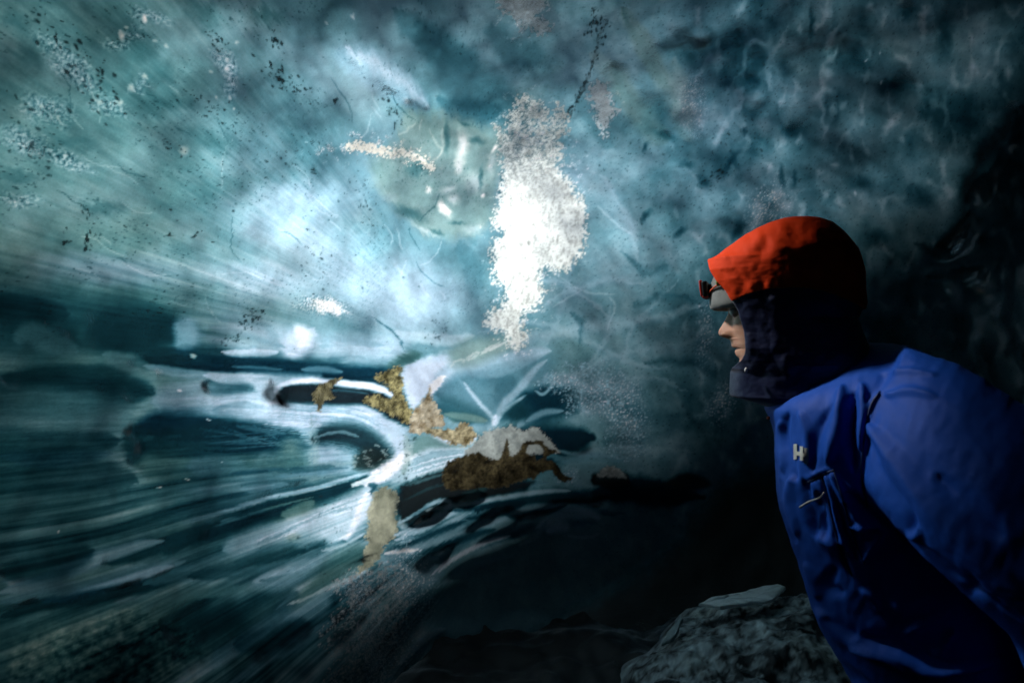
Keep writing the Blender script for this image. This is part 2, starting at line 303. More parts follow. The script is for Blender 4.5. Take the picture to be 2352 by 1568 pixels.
# golden glint painted into the tone, and dirt scatter by it
mix(W, blob_mask(1920, 280, 170, 60, 5, Z5, 3), .7, .8); mix(T, blob_mask(1950, 285, 110, 42, 5, Z5, 3, .6), 1.7, .95)
sp = fbm(X/3.2, Y/2.6, 2, 111); S_, m_ = blob_mask(1900, 270, 210, 70, 8, Z5, 1.5, .5); T[S_] += m_*sp[S_]*1.6
lite([(1780,420),(1740,500),(1700,530)], 40, 1.2, .9); lite([(1640,540),(1500,545),(1300,540)], 14, 1.15, .8); lite([(1850,400),(1800,520)], 16, 1.15, .7)
for (cx, cy, rx, ry) in [(1140,565,26,16),(1055,765,16,10),(1205,755,16,12),(1290,815,10,6),(1310,885,8,5),(1220,940,14,6),(935,1338,22,5),(1105,1288,22,5),(1570,1238,16,4),(1700,1225,14,4),(1300,1183,12,4),(1700,1040,12,4),(345,1590,10,10)]:
    mix(T, blob_mask(cx, cy, rx, ry, 15, Z5, .8, .5), 1.5, .9); mix(W, blob_mask(cx, cy, rx, ry, 0, Z5), .5, .9)

# lower left sweeping layers, refractions and reflections painted in as bands (Z7)
def d7(p, w, k=.85, v=.05, b=.1, h=-.02): dark(p, w, k, Z7, v, .6, h, b)
def l7(p, w, v=.9, k=.8, h=.02, u=1.0): lite(p, w, v, k, Z7, .5, h, u)
d7([(1980,180),(2100,110),(2250,60),(2400,10),(2600,-60),(2900,-110)], 100, 1.0, .02, .3); d7([(1960,240),(2060,200),(2200,130),(2350,110)], 60, .95, .02, .3)
d7([(1000,380),(1150,310),(1350,250),(1550,170),(1750,110),(1850,70)], 44, .95, .03, .25); d7([(500,500),(750,430),(950,370),(1100,330)], 40, .85, .05, .2)
mix(W, stroke_mask([(1400,270),(1480,230),(1600,170)], 36, Z7, warp=1.5), .9, .8)
l7([(1080,300),(1200,270),(1400,200),(1600,140),(1750,80),(1900,0),(2000,-50)], 13, .9, .8)
l7([(1800,110),(1870,60),(1980,0),(2080,-60),(2200,-90),(2330,-110)], 34, 1.25, .95); l7([(2000,90),(2080,60),(2170,20),(2260,-20),(2400,-60)], 34, 1.1, .9); l7([(1990,60),(2180,-60),(2330,-110)], 40, 1.05, .8)
l7([(1400,310),(1550,250),(1680,220),(1760,190)], 44, 1.05, .9); l7([(1590,350),(1680,290),(1740,240),(1800,170)], 60, 1.1, .9); l7([(1100,440),(1300,380),(1500,340),(1650,360)], 55, .72, .75, u=.7)
l7([(1620,420),(1700,340),(1740,260)], 22, 1.2, .9); l7([(1820,120),(1760,190),(1700,300)], 14, 1.15, .8)
l7([(0,650),(200,590),(350,530),(500,470),(640,430),(800,390)], 22, .75, .85, u=.6); l7([(0,700),(250,640),(420,640),(640,560),(900,500)], 26, .55, .75, u=.6)
l7([(200,700),(450,640),(700,560),(850,520)], 14, .75, .8); d7([(0,770),(200,710),(500,660),(800,590),(950,550)], 24, .85, .05); d7([(0,560),(250,520),(450,440)], 50, .7, .06)
l7([(700,600),(900,560),(1100,540),(1240,500)], 24, .45, .6, u=.6); d7([(920,570),(1150,540),(1350,490),(1550,440),(1700,400)], 30, .9, .08, .3); d7([(1150,500),(1350,440),(1480,430)], 20, .8, .15, .2)
l7([(1240,600),(1400,540),(1560,500),(1700,440),(1830,400)], 24, .8, .8); l7([(1330,560),(1500,520)], 12, .95, .7); d7([(1270,590),(1450,560),(1650,500),(1850,440)], 12, .8, .1, .3)
l7([(850,1100),(1100,950),(1300,820),(1500,690),(1650,600),(1800,540)], 26, .75, .85); l7([(1100,1120),(1300,980),(1480,880),(1640,780)], 20, .5, .8); l7([(1380,740),(1500,720),(1600,690)], 50, .62, .7)
l7([(1360,720),(1500,620),(1700,530),(1830,490)], 10, 1.05, .8); d7([(800,820),(1050,780),(1300,720),(1450,650)], 60, .7, .08, .2); d7([(1150,900),(1350,870),(1500,800)], 50, .7, .06); d7([(900,900),(1050,850),(1150,800)], 90, .6, .05)
l7([(550,730),(800,680),(1100,640),(1350,600)], 16, .45, .7, u=.2)
mix(W, blob_mask(800, 720, 500, 120, -12, Z7, 3), .6, .6); mix(W, blob_mask(880, 330, 200, 60, 0, Z7, 3), .7, .7); mix(T, blob_mask(900, 310, 130, 50, 0, Z7, 3), .5, .6); mix(T, blob_mask(860, 460, 200, 40, -10, Z7, 3), .45, .6)
q7 = fbm(WX/22, WY/18, 5, 121); S_, m_ = poly_mask([(60,900),(350,800),(700,740),(980,900),(960,1010),(700,1100),(300,1160),(0,1160)], Z7, 60, 3); T[S_] += m_*(q7[S_]*.5+.04); W[S_] += m_*.4; U[S_] *= 1-m_*.8
mix(T, blob_mask(400, 1060, 200, 60, -5, Z7, 3), .45, .6)
for (p, w, v) in [([(1960,300),(2050,240),(2120,200),(2200,190),(2210,220),(2140,270),(2060,320)],11,1.05), ([(1920,370),(2050,330),(2200,250),(2300,210),(2400,190)],12,.95),
    ([(1930,390),(2080,370),(2230,290),(2352,230)],7,1.0), ([(1960,280),(1990,310),(1970,330)],12,1.0), ([(2150,480),(2250,410),(2360,340),(2500,240)],8,.75), ([(1870,500),(1950,480),(2020,470)],8,.8), ([(1950,1000),(2100,860),(2180,820)],12,.8),
    ([(2060,600),(2120,540),(2140,480)],30,.6), ([(2010,580),(1980,520),(1900,510)],14,.55)]:
    l7(p, w, v, .85)
d7([(2000,330),(2080,260),(2150,230)], 18, .9); d7([(1990,370),(2150,300),(2260,240)], 10, .9); d7([(1880,480),(2100,400),(2300,330)], 40, .8, .1)
# wavy dark lower right layers, wave reflections painted into the tone (Z6)
for (p, w, v, k) in [([(520,1400),(700,1350),(900,1200),(1100,1130),(1300,1080),(1500,1060)],14,.45,.8), ([(600,1330),(750,1270),(830,1180),(930,1130)],8,.75,.8), ([(700,1440),(900,1350),(1060,1260),(1200,1250)],30,.30,.7),
    ([(1240,1420),(1400,1340),(1550,1280),(1700,1290),(1800,1330)],22,.5,.8), ([(1500,1380),(1620,1330),(1780,1330)],14,.5,.8), ([(780,1560),(950,1430),(1150,1300)],18,.35,.7), ([(1450,900),(1600,905),(1800,900),(2000,920)],12,.5,.7),
    ([(1700,1240),(1850,1250),(2000,1260)],8,.3,.7), ([(1000,1500),(1200,1400),(1400,1340)],20,.25,.6)]:
    mix(T, stroke_mask(p, w, Z6, warp=1.5), v, k); add(Hh, stroke_mask(p, w*1.3, Z6), .02); mix(U, stroke_mask(p, w*1.3, Z6), .8, .8)
for (p, w, k) in [([(900,1130),(1060,1060),(1200,1110),(1350,1080)],40,.8), ([(1200,1200),(1400,1210),(1600,1190),(1900,1150)],50,.85), ([(1000,1270),(1150,1200),(1250,1210)],12,.9), ([(1250,1240),(1500,1220)],10,.8),
    ([(1780,1160),(1950,1110),(2200,1130),(2500,1160)],45,.95), ([(1790,1040),(1900,1030),(2010,1040)],26,.95), ([(600,1240),(750,1150),(900,1120)],40,.8)]:
    mix(T, stroke_mask(p, w, Z6, warp=2), .03, k); add(Hh, stroke_mask(p, w, Z6), -.03)
mix(T, blob_mask(1890, 990, 100, 46, 0, Z6, 2, .6), .6, .8); mix(D, stroke_mask([(1790,1045),(1900,1035),(2000,1045)], 30, Z6, warp=2), .9, .9)  # small pale cap with the shade of its underside painted in
# void at the foot of the end wall, its shade painted near black
S_, m_ = poly_mask([(980,1740),(1050,1600),(1180,1500),(1290,1430),(1400,1360),(1520,1290),(1600,1200),(1660,1120),(1800,1090),(2500,1100),(2500,1700)], None, 90, 3, inward=.5)
D[S_] = np.maximum(D[S_], m_*.97); T[S_] *= 1-.9*m_

# translucent fan of films between the snow and the brown pocket (Z6)
mix(T, poly_mask([(530,310),(640,250),(820,230),(890,290),(840,370),(740,440),(680,500),(600,580),(560,480)], Z6, 14, 1), 1.02, .9)
mix(U, poly_mask([(530,310),(640,250),(820,230),(890,290),(840,370),(740,440),(680,500),(600,580),(560,480)], Z6, 14, 1), 1, .9)
mix(W, poly_mask([(850,200),(950,120),(1100,100),(1250,140),(1200,220),(1000,290),(900,320)], Z6, 30, 2), .7, .8); mix(T, poly_mask([(850,200),(950,120),(1100,100),(1250,140),(1200,220),(1000,290),(900,320)], Z6, 30, 2), .6, .7)
lite([(735,470),(760,420),(830,370),(960,330),(1150,340),(1300,290),(1480,210)], 20, 1.15, .85, Z6); lite([(735,480),(740,440),(780,400)], 14, 1.5, .95, Z6)
lite([(740,500),(850,560),(1000,620),(1110,640)], 40, .55, .8, Z6); lite([(900,380),(980,470),(1060,570),(1140,640),(1150,690)], 10, .95, .8, Z6); lite([(1150,680),(1170,600),(1250,500),(1340,400),(1420,330)], 16, .85, .8, Z6)
lite([(1290,700),(1360,640),(1500,590),(1600,580)], 16, .75, .8, Z6); lite([(1340,440),(1400,480),(1450,420),(1490,340)], 8, .75, .8, Z6); lite([(1100,720),(1140,660),(1160,600)], 12, .9, .8, Z6)
dark([(760,520),(850,600),(1000,650),(1080,680)], 22, .7, Z6, .12); dark([(1180,460),(1250,420)], 30, .6, Z6, .15); dark([(1160,640),(1230,600),(1330,620)], 26, .7, Z6, .1); dark([(1300,500),(1400,560),(1560,540),(1620,480)], 60, .85, Z6, .05)
mix(W, stroke_mask([(780,600),(900,640),(1000,650),(1100,680)], 16, Z6, warp=2), 1, .8)
mix(T, poly_mask([(330,130),(420,60),(520,100),(560,180),(550,240),(480,280),(300,300),(150,290)], Z6, 20, 2), .85, .5)
mix(W, stroke_mask([(440,290),(520,280),(580,240),(640,225)], 22, Z6), .9, .8); mix(T, stroke_mask([(440,290),(520,280),(580,240),(640,225)], 22, Z6), .35, .8)
lite([(1010,700),(1100,710),(1180,760)], 30, .75, .6, Z6)
# dim window behind the silt column
l7([(1790,-60),(1850,-110),(1990,-100)], 30, .9, .6)

# ---- the junction of the layers in detail, highlights and dark recesses painted in (chart Z9)
CH = []      # streaky tooth for the edges
_jag = (9*fbm(P2*90, L2*2.5, 3, 191)+5*fbm(X/9, Y/5, 3, 193)).astype(np.float32)*sstep(1250, 950, X)
_WX0, _WY0 = WX.copy(), WY.copy(); WX = (X+.35*(WX-X)+_jag*.9).astype(np.float32); WY = (Y+.35*(WY-Y)+_jag*.22).astype(np.float32)
F9 = sstep(360, 640, X+90*fbm(P2*40, L2*2, 3, 195)+70*fbm(X/200, Y/10, 3, 197)).astype(np.float32)
def f9(m): return m[0], m[1]*F9[m[0]]
def P9(p, v, f=10, k=.92, u=None, w=None, d=None, h=0):
    m = f9(poly_mask(p, Z9, f*1.9, 1.25, inward=.5)); mix(T, m, v, k)
    if u is not None: mix(U, m, u, k)
    if w is not None: mix(W, m, w, k)
    if d is not None: mix(D, m, d, k)
    if h: add(Hh, m, h)
def S9(p, wd, v, k=.9, u=None, w=None, d=None, h=0, warp=1.0):
    m = f9(stroke_mask(p, wd, Z9, warp=warp, soft=.8)); mix(T, m, v, k)
    if u is not None: mix(U, m, u, k)
    if w is not None: mix(W, m, w, k)
    if d is not None: mix(D, m, d, k)
    if h: add(Hh, m, h)
P9([(-200,200),(0,150),(600,250),(960,280),(1000,330),(985,365),(860,415),(600,390),(0,345),(-200,330)], .95, 26, .75, 1, 0)
for p, w_, v in [([(0,250),(200,270),(420,330)],12,.6), ([(560,190),(620,260),(600,330)],26,.7), ([(470,230),(510,270),(480,340)],26,1.2), ([(640,280),(760,300),(900,320)],14,.7), ([(840,180),(930,240),(985,300),(995,350)],4,.2), ([(300,200),(350,260),(380,330)],18,.7), ([(-50,170),(150,180),(350,230)],12,.65)]: S9(p, w_, v, .7)
P9([(-100,362),(200,372),(480,396),(720,420),(880,428),(900,470),(800,486),(640,476),(400,462),(200,458),(-100,448)], .05, 12, .95, 1, 0)
S9([(100,470),(250,474),(380,478)], 12, 1.0, .9, 1, 0); S9([(-100,468),(50,466),(160,476)], 12, .9, .9, 1); S9([(250,495),(330,480),(420,488)], 10, .8); S9([(500,440),(600,436),(700,450)], 12, .5, .8, 1); S9([(150,425),(300,430),(420,440)], 5, .4, .7, 1)
P9([(-200,480),(0,490),(300,500),(400,520),(380,600),(200,660),(-200,600)], .85, 24, .8, 1, 0)
P9([(20,535),(130,498),(250,512),(250,545),(120,556),(40,556)], .05, 10, .9, .8, .2)
P9([(100,640),(200,625),(330,630),(250,655),(130,655)], .1, 8, .8, 1); P9([(0,600),(80,610),(140,640),(60,640),(-60,630)], .3, 10, .8, 1)
P9([(-150,575),(60,560),(200,600),(380,610),(500,640),(700,616),(830,640),(950,715),(1005,780),(1012,840),(960,885),(900,905),(860,830),(760,765),(640,735),(500,735),(300,700),(100,665),(-150,650)], .98, 14, .9, 1, 0, 0)
for q in range(16):
    y0 = 600+q*13; S9([(380-q*9,y0+R_.uniform(-5,5)),(600,y0+18),(760,y0+30+q),(900,y0+95+q*3)], 3.2, R_.choice([.6,.72,1.15,1.2]), .55, 1)
P9([(385,572),(400,540),(440,518),(560,503),(700,520),(830,540),(930,575),(1000,620),(1032,690),(1025,722),(950,690),(880,648),(800,612),(700,612),(560,606),(430,602)], .015, 7, .98, .6, .15, .25, -.03)
S9([(430,500),(560,488),(700,505),(830,515),(900,535),(955,575)], 11, 1.2, .95, 1, 0, 0, .02); S9([(380,560),(385,530),(420,495)], 10, 1.1, .9, 1, 0, 0); S9([(600,545),(700,540),(840,560)], 4, .35, .7, 1)
S9([(730,640),(800,650),(900,690)], 4, 1.2, .6, 1)
P9([(-150,690),(100,690),(300,728),(420,742),(500,765),(515,830),(400,852),(200,850),(-150,860)], .06, 18, .9, .8, .2)
for q in range(14): S9([(R_.uniform(-100,350),R_.uniform(700,850)) for _ in (0,)]*1+[(R_.uniform(360,460),R_.uniform(740,830))], 2.2, .4, .5, 1)
S9([(180,712),(300,735),(420,752)], 10, .35, .7, 1)
P9([(-150,862),(200,872),(450,860),(560,890),(560,930),(300,940),(-150,940)], .22, 30, .8, .2, .85)
mix(W, blob_mask(440, 820, 110, 85, 0, Z9), 1, .9); mix(T, blob_mask(450, 815, 90, 80, 0, Z9), .5, .9)
P9([(540,960),(560,860),(600,820),(760,830),(800,900),(760,960),(640,990)], .82, 26, .85, 1, 0)
S9([(550,790),(640,752),(740,757),(830,800),(900,860),(930,900)], 46, .05, .92, .6, .3, .2); S9([(560,770),(680,745),(780,765)], 6, .7, .7, 1)
P9([(760,870),(820,820),(900,850),(940,880),(880,920),(800,930),(750,920)], .12, 12, .85, .3, .8, .5)
for q in range(26):
    x0 = R_.uniform(740,930); y0 = R_.uniform(800,920); S9([(x0,y0),(x0+R_.uniform(-14,14),y0+R_.uniform(-12,12)),(x0+R_.uniform(-22,22),y0+R_.uniform(-16,16))], 2.3, 1.0, .8, .4, .3)
for q in range(9):
    x0 = 560+R_.uniform(-14,20); S9([(x0,640+q*20),(x0+R_.uniform(-5,5),720+q*40),(x0+R_.uniform(-6,6),800+q*50)], 4, .75, .45, .6, .4)
P9([(-200,960),(200,960),(560,960),(760,960),(840,940),(780,990),(560,1060),(250,1160),(-100,1300),(-200,1340)], .30, 30, .8, .8, .25)
for q in range(20):
    x0 = R_.uniform(-150,500); y0 = R_.uniform(960,1130)-x0*.1; S9([(x0,y0),(x0+120,y0-8),(x0+R_.uniform(200,340),y0-26)], R_.uniform(5,15), R_.choice([.12,.5,.6,.2]), .6, .9, R_.choice([0,.5]))
S9([(-300,1330),(0,1245),(250,1150),(450,1085),(620,1045),(740,1010),(820,975)], 46, .04, .96, .4, .35, 0, -.03)
mix(W, stroke_mask([(330,1150),(450,1110),(560,1080)], 40, Z9), 1, .9); mix(T, stroke_mask([(400,1150),(480,1125),(560,1085)], 18, Z9), .5, .8)
S9([(-200,1225),(100,1140),(330,1070),(560,1020),(740,968),(830,938)], 9, .85, .85, 1, 0); S9([(0,1235),(300,1130),(560,1062)], 4, .5, .6, 1)
P9([(1010,878),(1130,818),(1335,812),(1310,880),(1240,918),(1130,955),(1000,1000),(930,985),(960,930)], .88, 12, .92, .9, .1, 0, .02)
for q in range(14): S9([(1000+q*6,905+q*5),(1120,850+q*9),(1290,830+q*5)], 3, R_.choice([.5,.6,1.2]), .55, 1)
S9([(810,1010),(860,965),(930,915),(1000,875),(1060,850)], 26, 1.35, .97, 1, 0, 0, .03); S9([(740,1010),(830,975),(900,930)], 10, 1.1, .9, 1)  # main highlight, painted into the tone
P9([(600,1120),(700,1060),(830,1005),(815,1070),(765,1180),(700,1265),(640,1300),(560,1245),(400,1262),(200,1330),(120,1310),(350,1205)], .88, 14, .9, .95, .05)
for q in range(12): S9([(250+q*14,1290-q*3),(450+q*10,1200-q*2),(700+q*6,1085+q*3)], 3.5, R_.choice([.55,.65,1.15]), .55, 1)
S9([(830,1030),(790,1100),(760,1180),(720,1260)], 12, 1.2, .8, 1, 0); S9([(820,1010),(850,1005),(835,1050)], 10, .08, .8)
P9([(-200,1400),(150,1330),(400,1280),(620,1300),(640,1330),(500,1380),(250,1440),(-200,1540)], .42, 24, .85, .8, .2); mix(W, blob_mask(460, 1260, 60, 40, 0, Z9), .8, .9)
S9([(-300,1500),(0,1430),(250,1380),(420,1340),(520,1320)], 22, .12, .85, .4, .5); S9([(150,1420),(400,1360),(620,1290)], 8, .1, .8, .4, .3)
P9([(250,1500),(400,1420),(600,1350),(760,1290),(740,1340),(560,1440),(400,1520)], .6, 20, .8, 1); S9([(600,1330),(720,1290),(800,1240)], 8, .9, .8, 1)
P9([(780,1290),(860,1360),(760,1440),(600,1520),(450,1600),(560,1440),(680,1330)], .30, 24, .85, .3, .85)
S9([(430,1590),(600,1520),(760,1450),(850,1380)], 8, .85, .85, 1)
S9([(1010,760),(1018,860),(990,960)], 16, .75, .6, .4, .6)
P9([(985,1010),(1100,952),(1240,915),(1320,880),(1400,1000),(1640,985),(1500,1045),(1350,1075),(1200,1105),(1080,1160),(985,1200),(975,1090)], .015, 8, .98, .4, .3, .35, -.02)
S9([(1000,1010),(1100,975),(1230,940)], 5, .55, .7, .8); S9([(1000,1080),(1150,1010),(1260,980)], 4, .25, .6)
S9([(975,1190),(1040,1160),(1120,1105),(1190,1078),(1228,1090),(1210,1130),(1140,1175),(1060,1212),(985,1240)], 9, .85, .9, 1, 0, 0, .02); S9([(960,1265),(1080,1222),(1200,1160),(1300,1112),(1420,1075)], 10, .85, .9, 1, 0, 0, .02)
S9([(950,1295),(1080,1258),(1220,1192),(1330,1140)], 6, .7, .85, 1); S9([(1020,1200),(1100,1140),(1160,1115)], 14, .08, .9); S9([(975,1172),(985,1195),(1000,1180)], 12, .9, .8, 1)
P9([(1290,1050),(1390,1010),(1400,1030),(1330,1090),(1250,1110)], .4, 8, .8, .4, .6)
for p, w_, v in [([(1100,1130),(1200,1110),(1350,1092),(1500,1060),(1700,1035),(1820,1030)],9,.42), ([(1000,1330),(1200,1270),(1450,1180),(1600,1120),(1800,1110),(1950,1150)],12,.35), ([(1650,1215),(1760,1150),(1900,1140),(1960,1165)],20,.5),
    ([(850,1375),(1000,1335),(1150,1265),(1300,1200)],18,.3), ([(1130,1450),(1230,1370),(1400,1285),(1520,1250)],8,.55), ([(1700,1230),(1760,1200),(1800,1210)],20,.5), ([(900,1340),(1000,1325),(1080,1320)],6,.6), ([(1150,1510),(1350,1400),(1560,1340)],10,.3), ([(1560,1300),(1650,1250),(1700,1180)],8,.35), ([(1780,1250),(1900,1260),(1960,1240)],6,.4)]: S9(p, w_*1.2, v*2.1, .85, .9, h=.02)  # wave reflections painted brighter where little light reaches
for p, w_ in [([(1000,1300),(1150,1240),(1300,1180)],14), ([(1220,1130),(1400,1110),(1600,1085)],12), ([(1300,1170),(1450,1150),(1600,1090)],12), ([(1480,1140),(1600,1165),(1800,1100)],12), ([(1100,1350),(1300,1260),(1450,1220)],16)]: S9(p, w_, .05, .8)
P9([(1145,525),(1240,430),(1450,395),(1700,345),(1720,470),(1560,560),(1440,700),(1300,660),(1180,600)], .42, 30, .7, .9, 0)
P9([(1000,440),(1090,402),(1240,402),(1255,440),(1150,515),(1045,625),(1012,560)], 1.08, 8, .95, 1, .1)
S9([(1130,535),(1190,455),(1300,415),(1480,385),(1640,350),(1720,345)], 22, .85, .8, 1, 0, 0, .02); S9([(1138,540),(1150,515),(1200,465)], 13, 1.7, .97, 1)
S9([(1140,580),(1250,600),(1380,650),(1435,700)], 26, .55, .8, .9); S9([(1290,500),(1360,590),(1420,660),(1440,700)], 8, .95, .85, 1); S9([(1445,700),(1480,620),(1560,540),(1640,440),(1700,390)], 13, .8, .85, 1)
S9([(1450,715),(1480,650),(1530,610),(1600,560)], 7, .9, .8, 1); S9([(1440,710),(1442,690),(1446,660)], 10, 1.1, .9, 1)
P9([(1160,560),(1250,580),(1380,640),(1420,690),(1300,680),(1200,650)], .2, 14, .7, .8, .4); P9([(1480,660),(1560,600),(1620,660),(1560,690)], .12, 12, .85, .5, .3); P9([(1590,560),(1700,520),(1780,570),(1760,640),(1650,650)], .05, 16, .9, .8)
S9([(1640,540),(1680,560),(1720,520),(1740,470)], 6, .75, .8, 1); S9([(1600,690),(1680,650),(1780,640)], 12, .65, .8, 1); S9([(1740,830),(1830,850),(2000,860),(2150,880)], 8, .6, .8, 1)
mix(W, stroke_mask([(1200,655),(1300,670),(1410,690)], 16, Z9), 1, .9); mix(T, stroke_mask([(1200,655),(1300,670),(1410,690)], 12, Z9), .6, .7)
P9([(1225,362),(1300,322),(1500,290),(1470,350),(1320,425),(1240,420)], .72, 20, .85, .4, .65)
for q in range(12):
    x0 = R_.uniform(1210,1480); y0 = 440-(x0-1210)*.45; S9([(x0,y0),(x0+R_.uniform(20,50),y0-R_.uniform(10,40)),(x0+R_.uniform(50,80),y0-R_.uniform(30,50))], 4, 1.1, .6, .5, .4)
P9([(930,420),(1000,372),(1085,362),(1040,395),(1000,410)], .3, 8, .9, .3, .9)
P9([(1040,770),(1130,760),(1200,800),(1320,812),(1120,822),(1040,860)], .5, 8, .85, .3, .6)
P9([(1930,985),(1960,940),(2010,920),(2060,935),(2090,975),(2010,1005)], .5, 6, .85, .4); P9([(1925,990),(2000,975),(2095,985),(2060,1005),(2000,1020)], .02, 6, .95, 0, .1, .5)  # cap again, shade under it painted dark
P9([(2270,1000),(2330,960),(2420,950),(2500,1000),(2400,1030)], .03, 8, .9, 0, .1, .5)
WX, WY = _WX0, _WY0
band_ = sstep(760, 820, Y)*sstep(1130, 1040, Y)*sstep(960, 860, X)
s1 = fbm(WX/190, WY/9+cl2, 4, 185); s2 = fbm(WX/60, WY/3.6, 3, 187)
T += band_*(s1*.16+s2*.10)*(.35+T)
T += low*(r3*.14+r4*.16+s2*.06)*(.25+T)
T += rad_*strm*sstep(800, 700, Y)*fbm(PH*120, LR*7, 3, 189)*sstep(80, 400, np.hypot(X-VPX, Y-VPY))*.10
# grit flecks: strings of small dark flakes frozen into the ice
def flecks(p, spread, n, r0, r1, z=None, ang=30, k=.9, warm=.6):
    s = spline(conv(p, z), 8)
    for i in range(n):
        t = R_.random()*(len(s)-1.001); a = int(t); q = s[a]+(s[a+1]-s[a])*(t-a)
        g = R_.gauss(0, 1)*spread; h = R_.gauss(0, 1)*spread
        r = .8*(r0+(r1-r0)*R_.random()**2.8)
        m = blob_mask(q[0]+g, q[1]+h, r*R_.uniform(1, 2.0), r*.8, ang+R_.gauss(0, 22), None, .8, .4)
        mix(T, m, .03, k); mix(D, m, warm, k)
flecks([(590,140),(650,180),(700,225)], 12, 60, 2, 6.5, None, 45); flecks([(480,70),(520,110)], 12, 30, 2, 6); flecks([(615,75),(640,105)], 13, 26, 2, 7, None, 60)
flecks([(450,220),(500,260),(560,290)], 14, 32, 2, 6); flecks([(880,200),(895,240),(915,290)], 8, 46, 1.5, 5, None, 70); flecks([(370,310),(400,330),(430,350)], 12, 16, 2, 6)
flecks([(200,480),(200,530),(196,580)], 7, 22, 3, 7, None, 70); flecks([(150,520),(150,565)], 5, 7, 3, 6, None, 80); flecks([(340,470),(420,500),(480,560),(560,480)], 30, 26, 1.5, 4.5, None, 25)
flecks([(90,40),(160,120),(230,200),(250,260)], 26, 60, 3, 8, None, 45, .75); flecks([(0,260),(60,330),(130,380)], 40, 50, 3, 8, None, 30, .6)
flecks([(770,234),(768,236)], 3, 4, 3, 6); flecks([(722,392),(722,392)], 2, 3, 3, 5); flecks([(690,700),(720,600),(740,560)], 30, 60, 1.2, 3.6, None, 40); flecks([(840,420),(845,470),(860,520)], 14, 40, 1, 3.4, None, 60)
flecks([(600,330),(640,360),(680,380)], 24, 30, 1.2, 4); flecks([(1004,735),(1010,760),(990,780)], 12, 44, 1, 3.4, None, 60, .8)
flecks([(1366,20),(1368,50),(1350,80)], 6, 50, 1.6, 5, None, 75); flecks([(1392,45),(1378,90),(1362,150),(1348,190),(1320,240),(1300,270)], 5, 190, 1.2, 4.2, None, 110, .9); mix(D, stroke_mask([(1392,45),(1378,90),(1355,170),(1330,230),(1300,275)], 4, warp=1.5), .6, .4)
flecks([(200,300),(500,400),(800,450),(700,200)], 150, 380, .9, 3.0, None, 30, .7); flecks([(1340,300),(1420,380),(1370,450)], 50, 90, .8, 2.8, None, 40, .7); flecks([(1000,60),(1100,180)], 60, 60, .8, 2.4, None, 40, .6)
flecks([(1650,250),(1700,350),(1600,420)], 70, 120, 1, 3.6, None, 60, .7); flecks([(1500,500),(1480,600),(1500,560)], 50, 60, 1, 3, None, 60, .6); flecks([(1660,390),(1640,410)], 8, 26, 1.5, 5, None, 130, .8)
flecks([(980,1090),(900,1100)], 30, 60, 1, 3, None, -30, .7); flecks([(640,1200),(800,1180),(700,1330)], 60, 90, 1, 3.4, None, -15, .6); flecks([(500,800),(560,750),(600,720)], 14, 90, 1.4, 4.6, None, -40, .8)
flecks([(930,1000),(940,1080),(900,1180)], 14, 60, 1, 3.6, None, 60, .7, .8)
# dusting that follows the layers
fk = fbm(PH*190, LR*55, 2, 131); m_ = sstep(.34, .5, fk)*strm*sstep(820, 700, Y)*sstep(-.1, .3, fbm(X/150, Y/120, 2, 133)); T -= m_*.32; D += m_*.15
fk = fbm(X/5, Y/5, 2, 141); m_ = sstep(.40, .55, fk)*(1-strm); T -= m_*.3; D += m_*.2
# sparkling bubbles
fk = fbm(X/4, Y/4, 2, 151); bub = A()
for (cx, cy, rx, ry, a) in [(1380,900,110,70,0),(1440,960,70,110,-10),(1290,880,50,30,0),(1620,760,30,110,0),(1660,920,40,80,20),(1300,1090,30,20,0),(940,1330,70,130,-15),(820,1360,60,60,0),(900,1480,100,100,0),(1760,480,60,90,30),(1590,240,40,90,0),(1830,520,60,40,0)]:
    mix(bub, blob_mask(cx, cy, rx, ry, a, None, 3, .6), 1, .9)
T += bub*(sstep(.15, .5, fk)*1.0+.04); Hh += bub*fk*.01; U += bub*.5

# where snow and silt are stuck on (built as their own meshes)
def snowp(p, z, f=8, warp=1.6): S, m = poly_mask(p, z, f, warp); SNOW[S] = np.maximum(SNOW[S], m)
snowp([(690,330),(760,370),(770,290),(850,180),(900,200),(960,230),(990,290),(1030,220),(1080,290),(1090,370),(1050,420),(1060,490),(1040,560),(1100,620),(1130,700),(1180,750),(1190,860),(1180,960),(1150,1020),(1100,1090),(1030,1110),(960,1090),(940,1140),(970,1200),(930,1290),(860,1330),(850,1400),(880,1440),(840,1510),(790,1500),(750,1430),(690,1410),(650,1370),(680,1310),(740,1280),(760,1190),(700,1160),(690,1080),(680,960),(740,900),(690,880),(700,800),(740,640),(730,520),(720,440)], Z3, 12)

# bubbly halo with ragged spurs round the snow
SH = A(); 
for (x_, y_, rx, ry, a, k) in [(1215,290,110,110,0,.9),(1240,420,150,170,0,1),(1225,560,150,150,0,1),(1190,700,100,130,0,1),(1180,780,70,60,0,1),(1385,250,50,70,20,.9),(905,345,150,40,20,.9),(760,350,110,30,10,.7),(1200,40,90,80,0,.6),(1370,270,40,50,0,.5)]:
    S_, m_ = blob_mask(x_, y_, rx, ry, a, None, 2.5, .7); SH[S_] = np.maximum(SH[S_], m_*k)
g1 = fbm(X/3.4, Y/3.0, 3, 161); g2_ = fbm(WX/16, WY/16, 3, 163); hm = SH*sstep(-.05, .28, g2_+SH*.30-.22)
T += hm*(sstep(.02, .35, g1)*1.5+.1); W += hm*sstep(.1, .4, g1)*.2; Hh += hm*g1*.006; bub = np.maximum(bub, hm)
